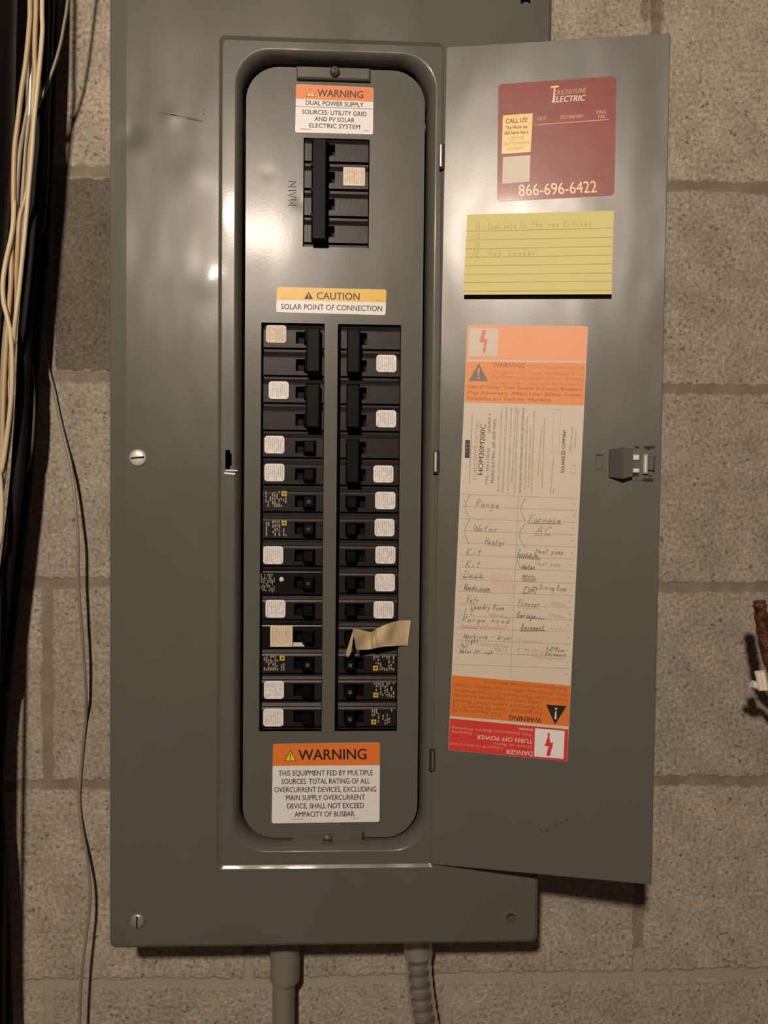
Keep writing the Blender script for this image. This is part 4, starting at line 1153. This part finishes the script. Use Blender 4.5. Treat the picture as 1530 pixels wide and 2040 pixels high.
cable([(28.5, 325, .0100), (29, 370, .0085), (27, 435, .0030), (22, 475), (12, 520), (6, 560), (7, 600), (14, 630), (21, 665), (24, 710), (24, 760, .002), (21, 810, .003), (14, 870, .004), (5, 930, .005), (-8, 990, .006), (-36, 1300), (-42, 1700), (-44, 2120)], .0012, .0021, M['cable'],
      'short pale cable bulging out of the left side of the bundle')
cable([(18, 600), (15, 660), (13, 720), (10, 800), (6, 880), (2, 940), (-60, 1300), (-66, 1700), (-68, 2120)], .0135, .0022, M['cable_tan'],
      'orange-tan cable low in the bundle near the left edge')
cable([(-8, 900), (0, 950), (3.5, 1000), (3, 1040), (0, 1075), (-8, 1120), (-13, 1300), (-19, 1700), (-21, 2120)], .004, .0022, M['cable'],
      'pale loop of cable peeking in at the left edge below the bundle')
cable([(66, -280), (64, 0), (62, 100), (61, 160), (60, 200), (57, 240), (50, 290), (46, 320)], .0135, .0016, M['bare_wire'] if 'bare_wire' in M else M['chrome'],
      'shiny bare wire glinting inside the upper part of the bundle')
cable([(104, -280), (102, 0), (98, 150), (92, 300), (84, 450), (76, 560), (66, 700), (60, 800), (50, 950), (36, 1080), (20, 1220), (6, 1360), (-6, 1500), (-8, 1600), (0, 1720), (5, 1850), (8, 1960), (12, 2090)], .050, .0078, M['black_cable'],
      'thick black cable running down the wall beside the cream bundle', flat=.8)
cable([(88, -280), (86, 0), (82, 150), (76, 300), (68, 420), (60, 540), (50, 660), (44, 800), (34, 950), (20, 1080), (4, 1220), (-10, 1360)], .028, .0062, M['black_cable'],
      'second thick black cable half hidden behind the cream bundle', flat=.8)
cable([(168, -280), (135, 0), (129, 40), (121, 85), (110, 125), (98, 158), (85, 190), (72, 215), (60, 240)], .018, .0014, M['thin_wire'],
      'thin grey wire crossing into the top of the bundle', None, 'thin_wire', cat='wire')
cable([(72, 560, .067), (77, 610, .068), (82, 660, .069), (95, 730, .0715), (108, 780, .0725), (118, 830, .0725), (130, 880, .071), (141, 925, .067), (147, 970, .061), (152, 1030, .056), (156, 1080, .054), (156, 1150, .053), (161, 1230, .055), (167, 1310, .058), (172, 1390, .066), (171, 1430, .0735), (166, 1480, .0750),
       (160, 1550, .0752), (158, 1600, .0745), (163, 1650, .072), (172, 1700, .067), (179, 1760, .061), (178, 1810, .057), (171, 1870, .055), (163, 1940, .053), (158, 2040, .053), (157, 2100, .053)], None, .0015, M['thin_wire'],
      'thin grey wire wandering down the blocks left of the panel', None, 'thin_wire', cat='wire')

M['dim_wire'] = simple('shade_darkened_wire_sheath', (0.085, 0.075, 0.052), 0.6)  # grey wire whose shade is put into a darkened colour
cable([(106, -20, .045), (104, 40, .040), (101, 110, .040), (98, 170, .040), (95, 230, .040), (94, 300, .040), (92, 380, .040), (88, 430, .041), (82, 480, .048)], None, .0017, M['dim_wire'],
      'grey wire coloured dark for shade on the black cable, right of the cream bundle', None, 'thin_wire', cat='wire')
cable([(60, 700, .046), (66, 760, .040), (68, 810, .040), (66, 860, .040), (62, 900, .041), (54, 940, .046)], None, .0014, M['dim_wire'],
      'short wire coloured dark for shade showing on the black cable below the cream bundle', None, 'thin_wire', cat='wire')
# ------------------------------------------------------------------ things entering at the right edge
b = MB()
RY = -0.012
pts = pxpath([(1513, 1196, RY), (1515, 1215, RY), (1521, 1260, RY+.004), (1531, 1310, RY+.004), (1552, 1350, RY+.012), (1600, 1375, .02), (1660, 1385, .0765)], None, 12)
rnd = random.Random(4)
b.tube(pts, .006, M['rust'], 16, radii=[.0040 if i == 0 else (.0052 if i == 1 else .0058)*(1+.05*math.sin(i*.9)+.06*rnd.uniform(-1, 1)) for i in range(len(pts))])
tag(b.build('corroded_rod'), 'rough brown corroded metal rod poking in at the right edge', 'rod')
b = MB(); y = -.004; y1 = .0
def pt(u, v, yy=y): return at(u, v, yy)
b.tube(catmull([pt(1509, 1338), pt(1512, 1350), pt(1515, 1366), pt(1517, 1374)], 4), .0030, M['clip'], 14)
b.tube(catmull([pt(1517, 1337), pt(1520, 1350), pt(1523, 1366), pt(1524, 1374)], 4), .0030, M['clip'], 14)
b.tube(catmull([pt(1498, 1362, y1), pt(1505, 1365, y1), pt(1516, 1368, y1), pt(1536, 1370, y1), pt(1570, 1420, .02), pt(1600, 1450, .0765)], 4), .0036, M['clip'], 14)
tag(b.build('plastic_clip'), 'small white plastic pipe clip at the right edge below the corroded rod', 'clip')

for o in bpy.data.objects:
    if '_local' in o: del o['_local']
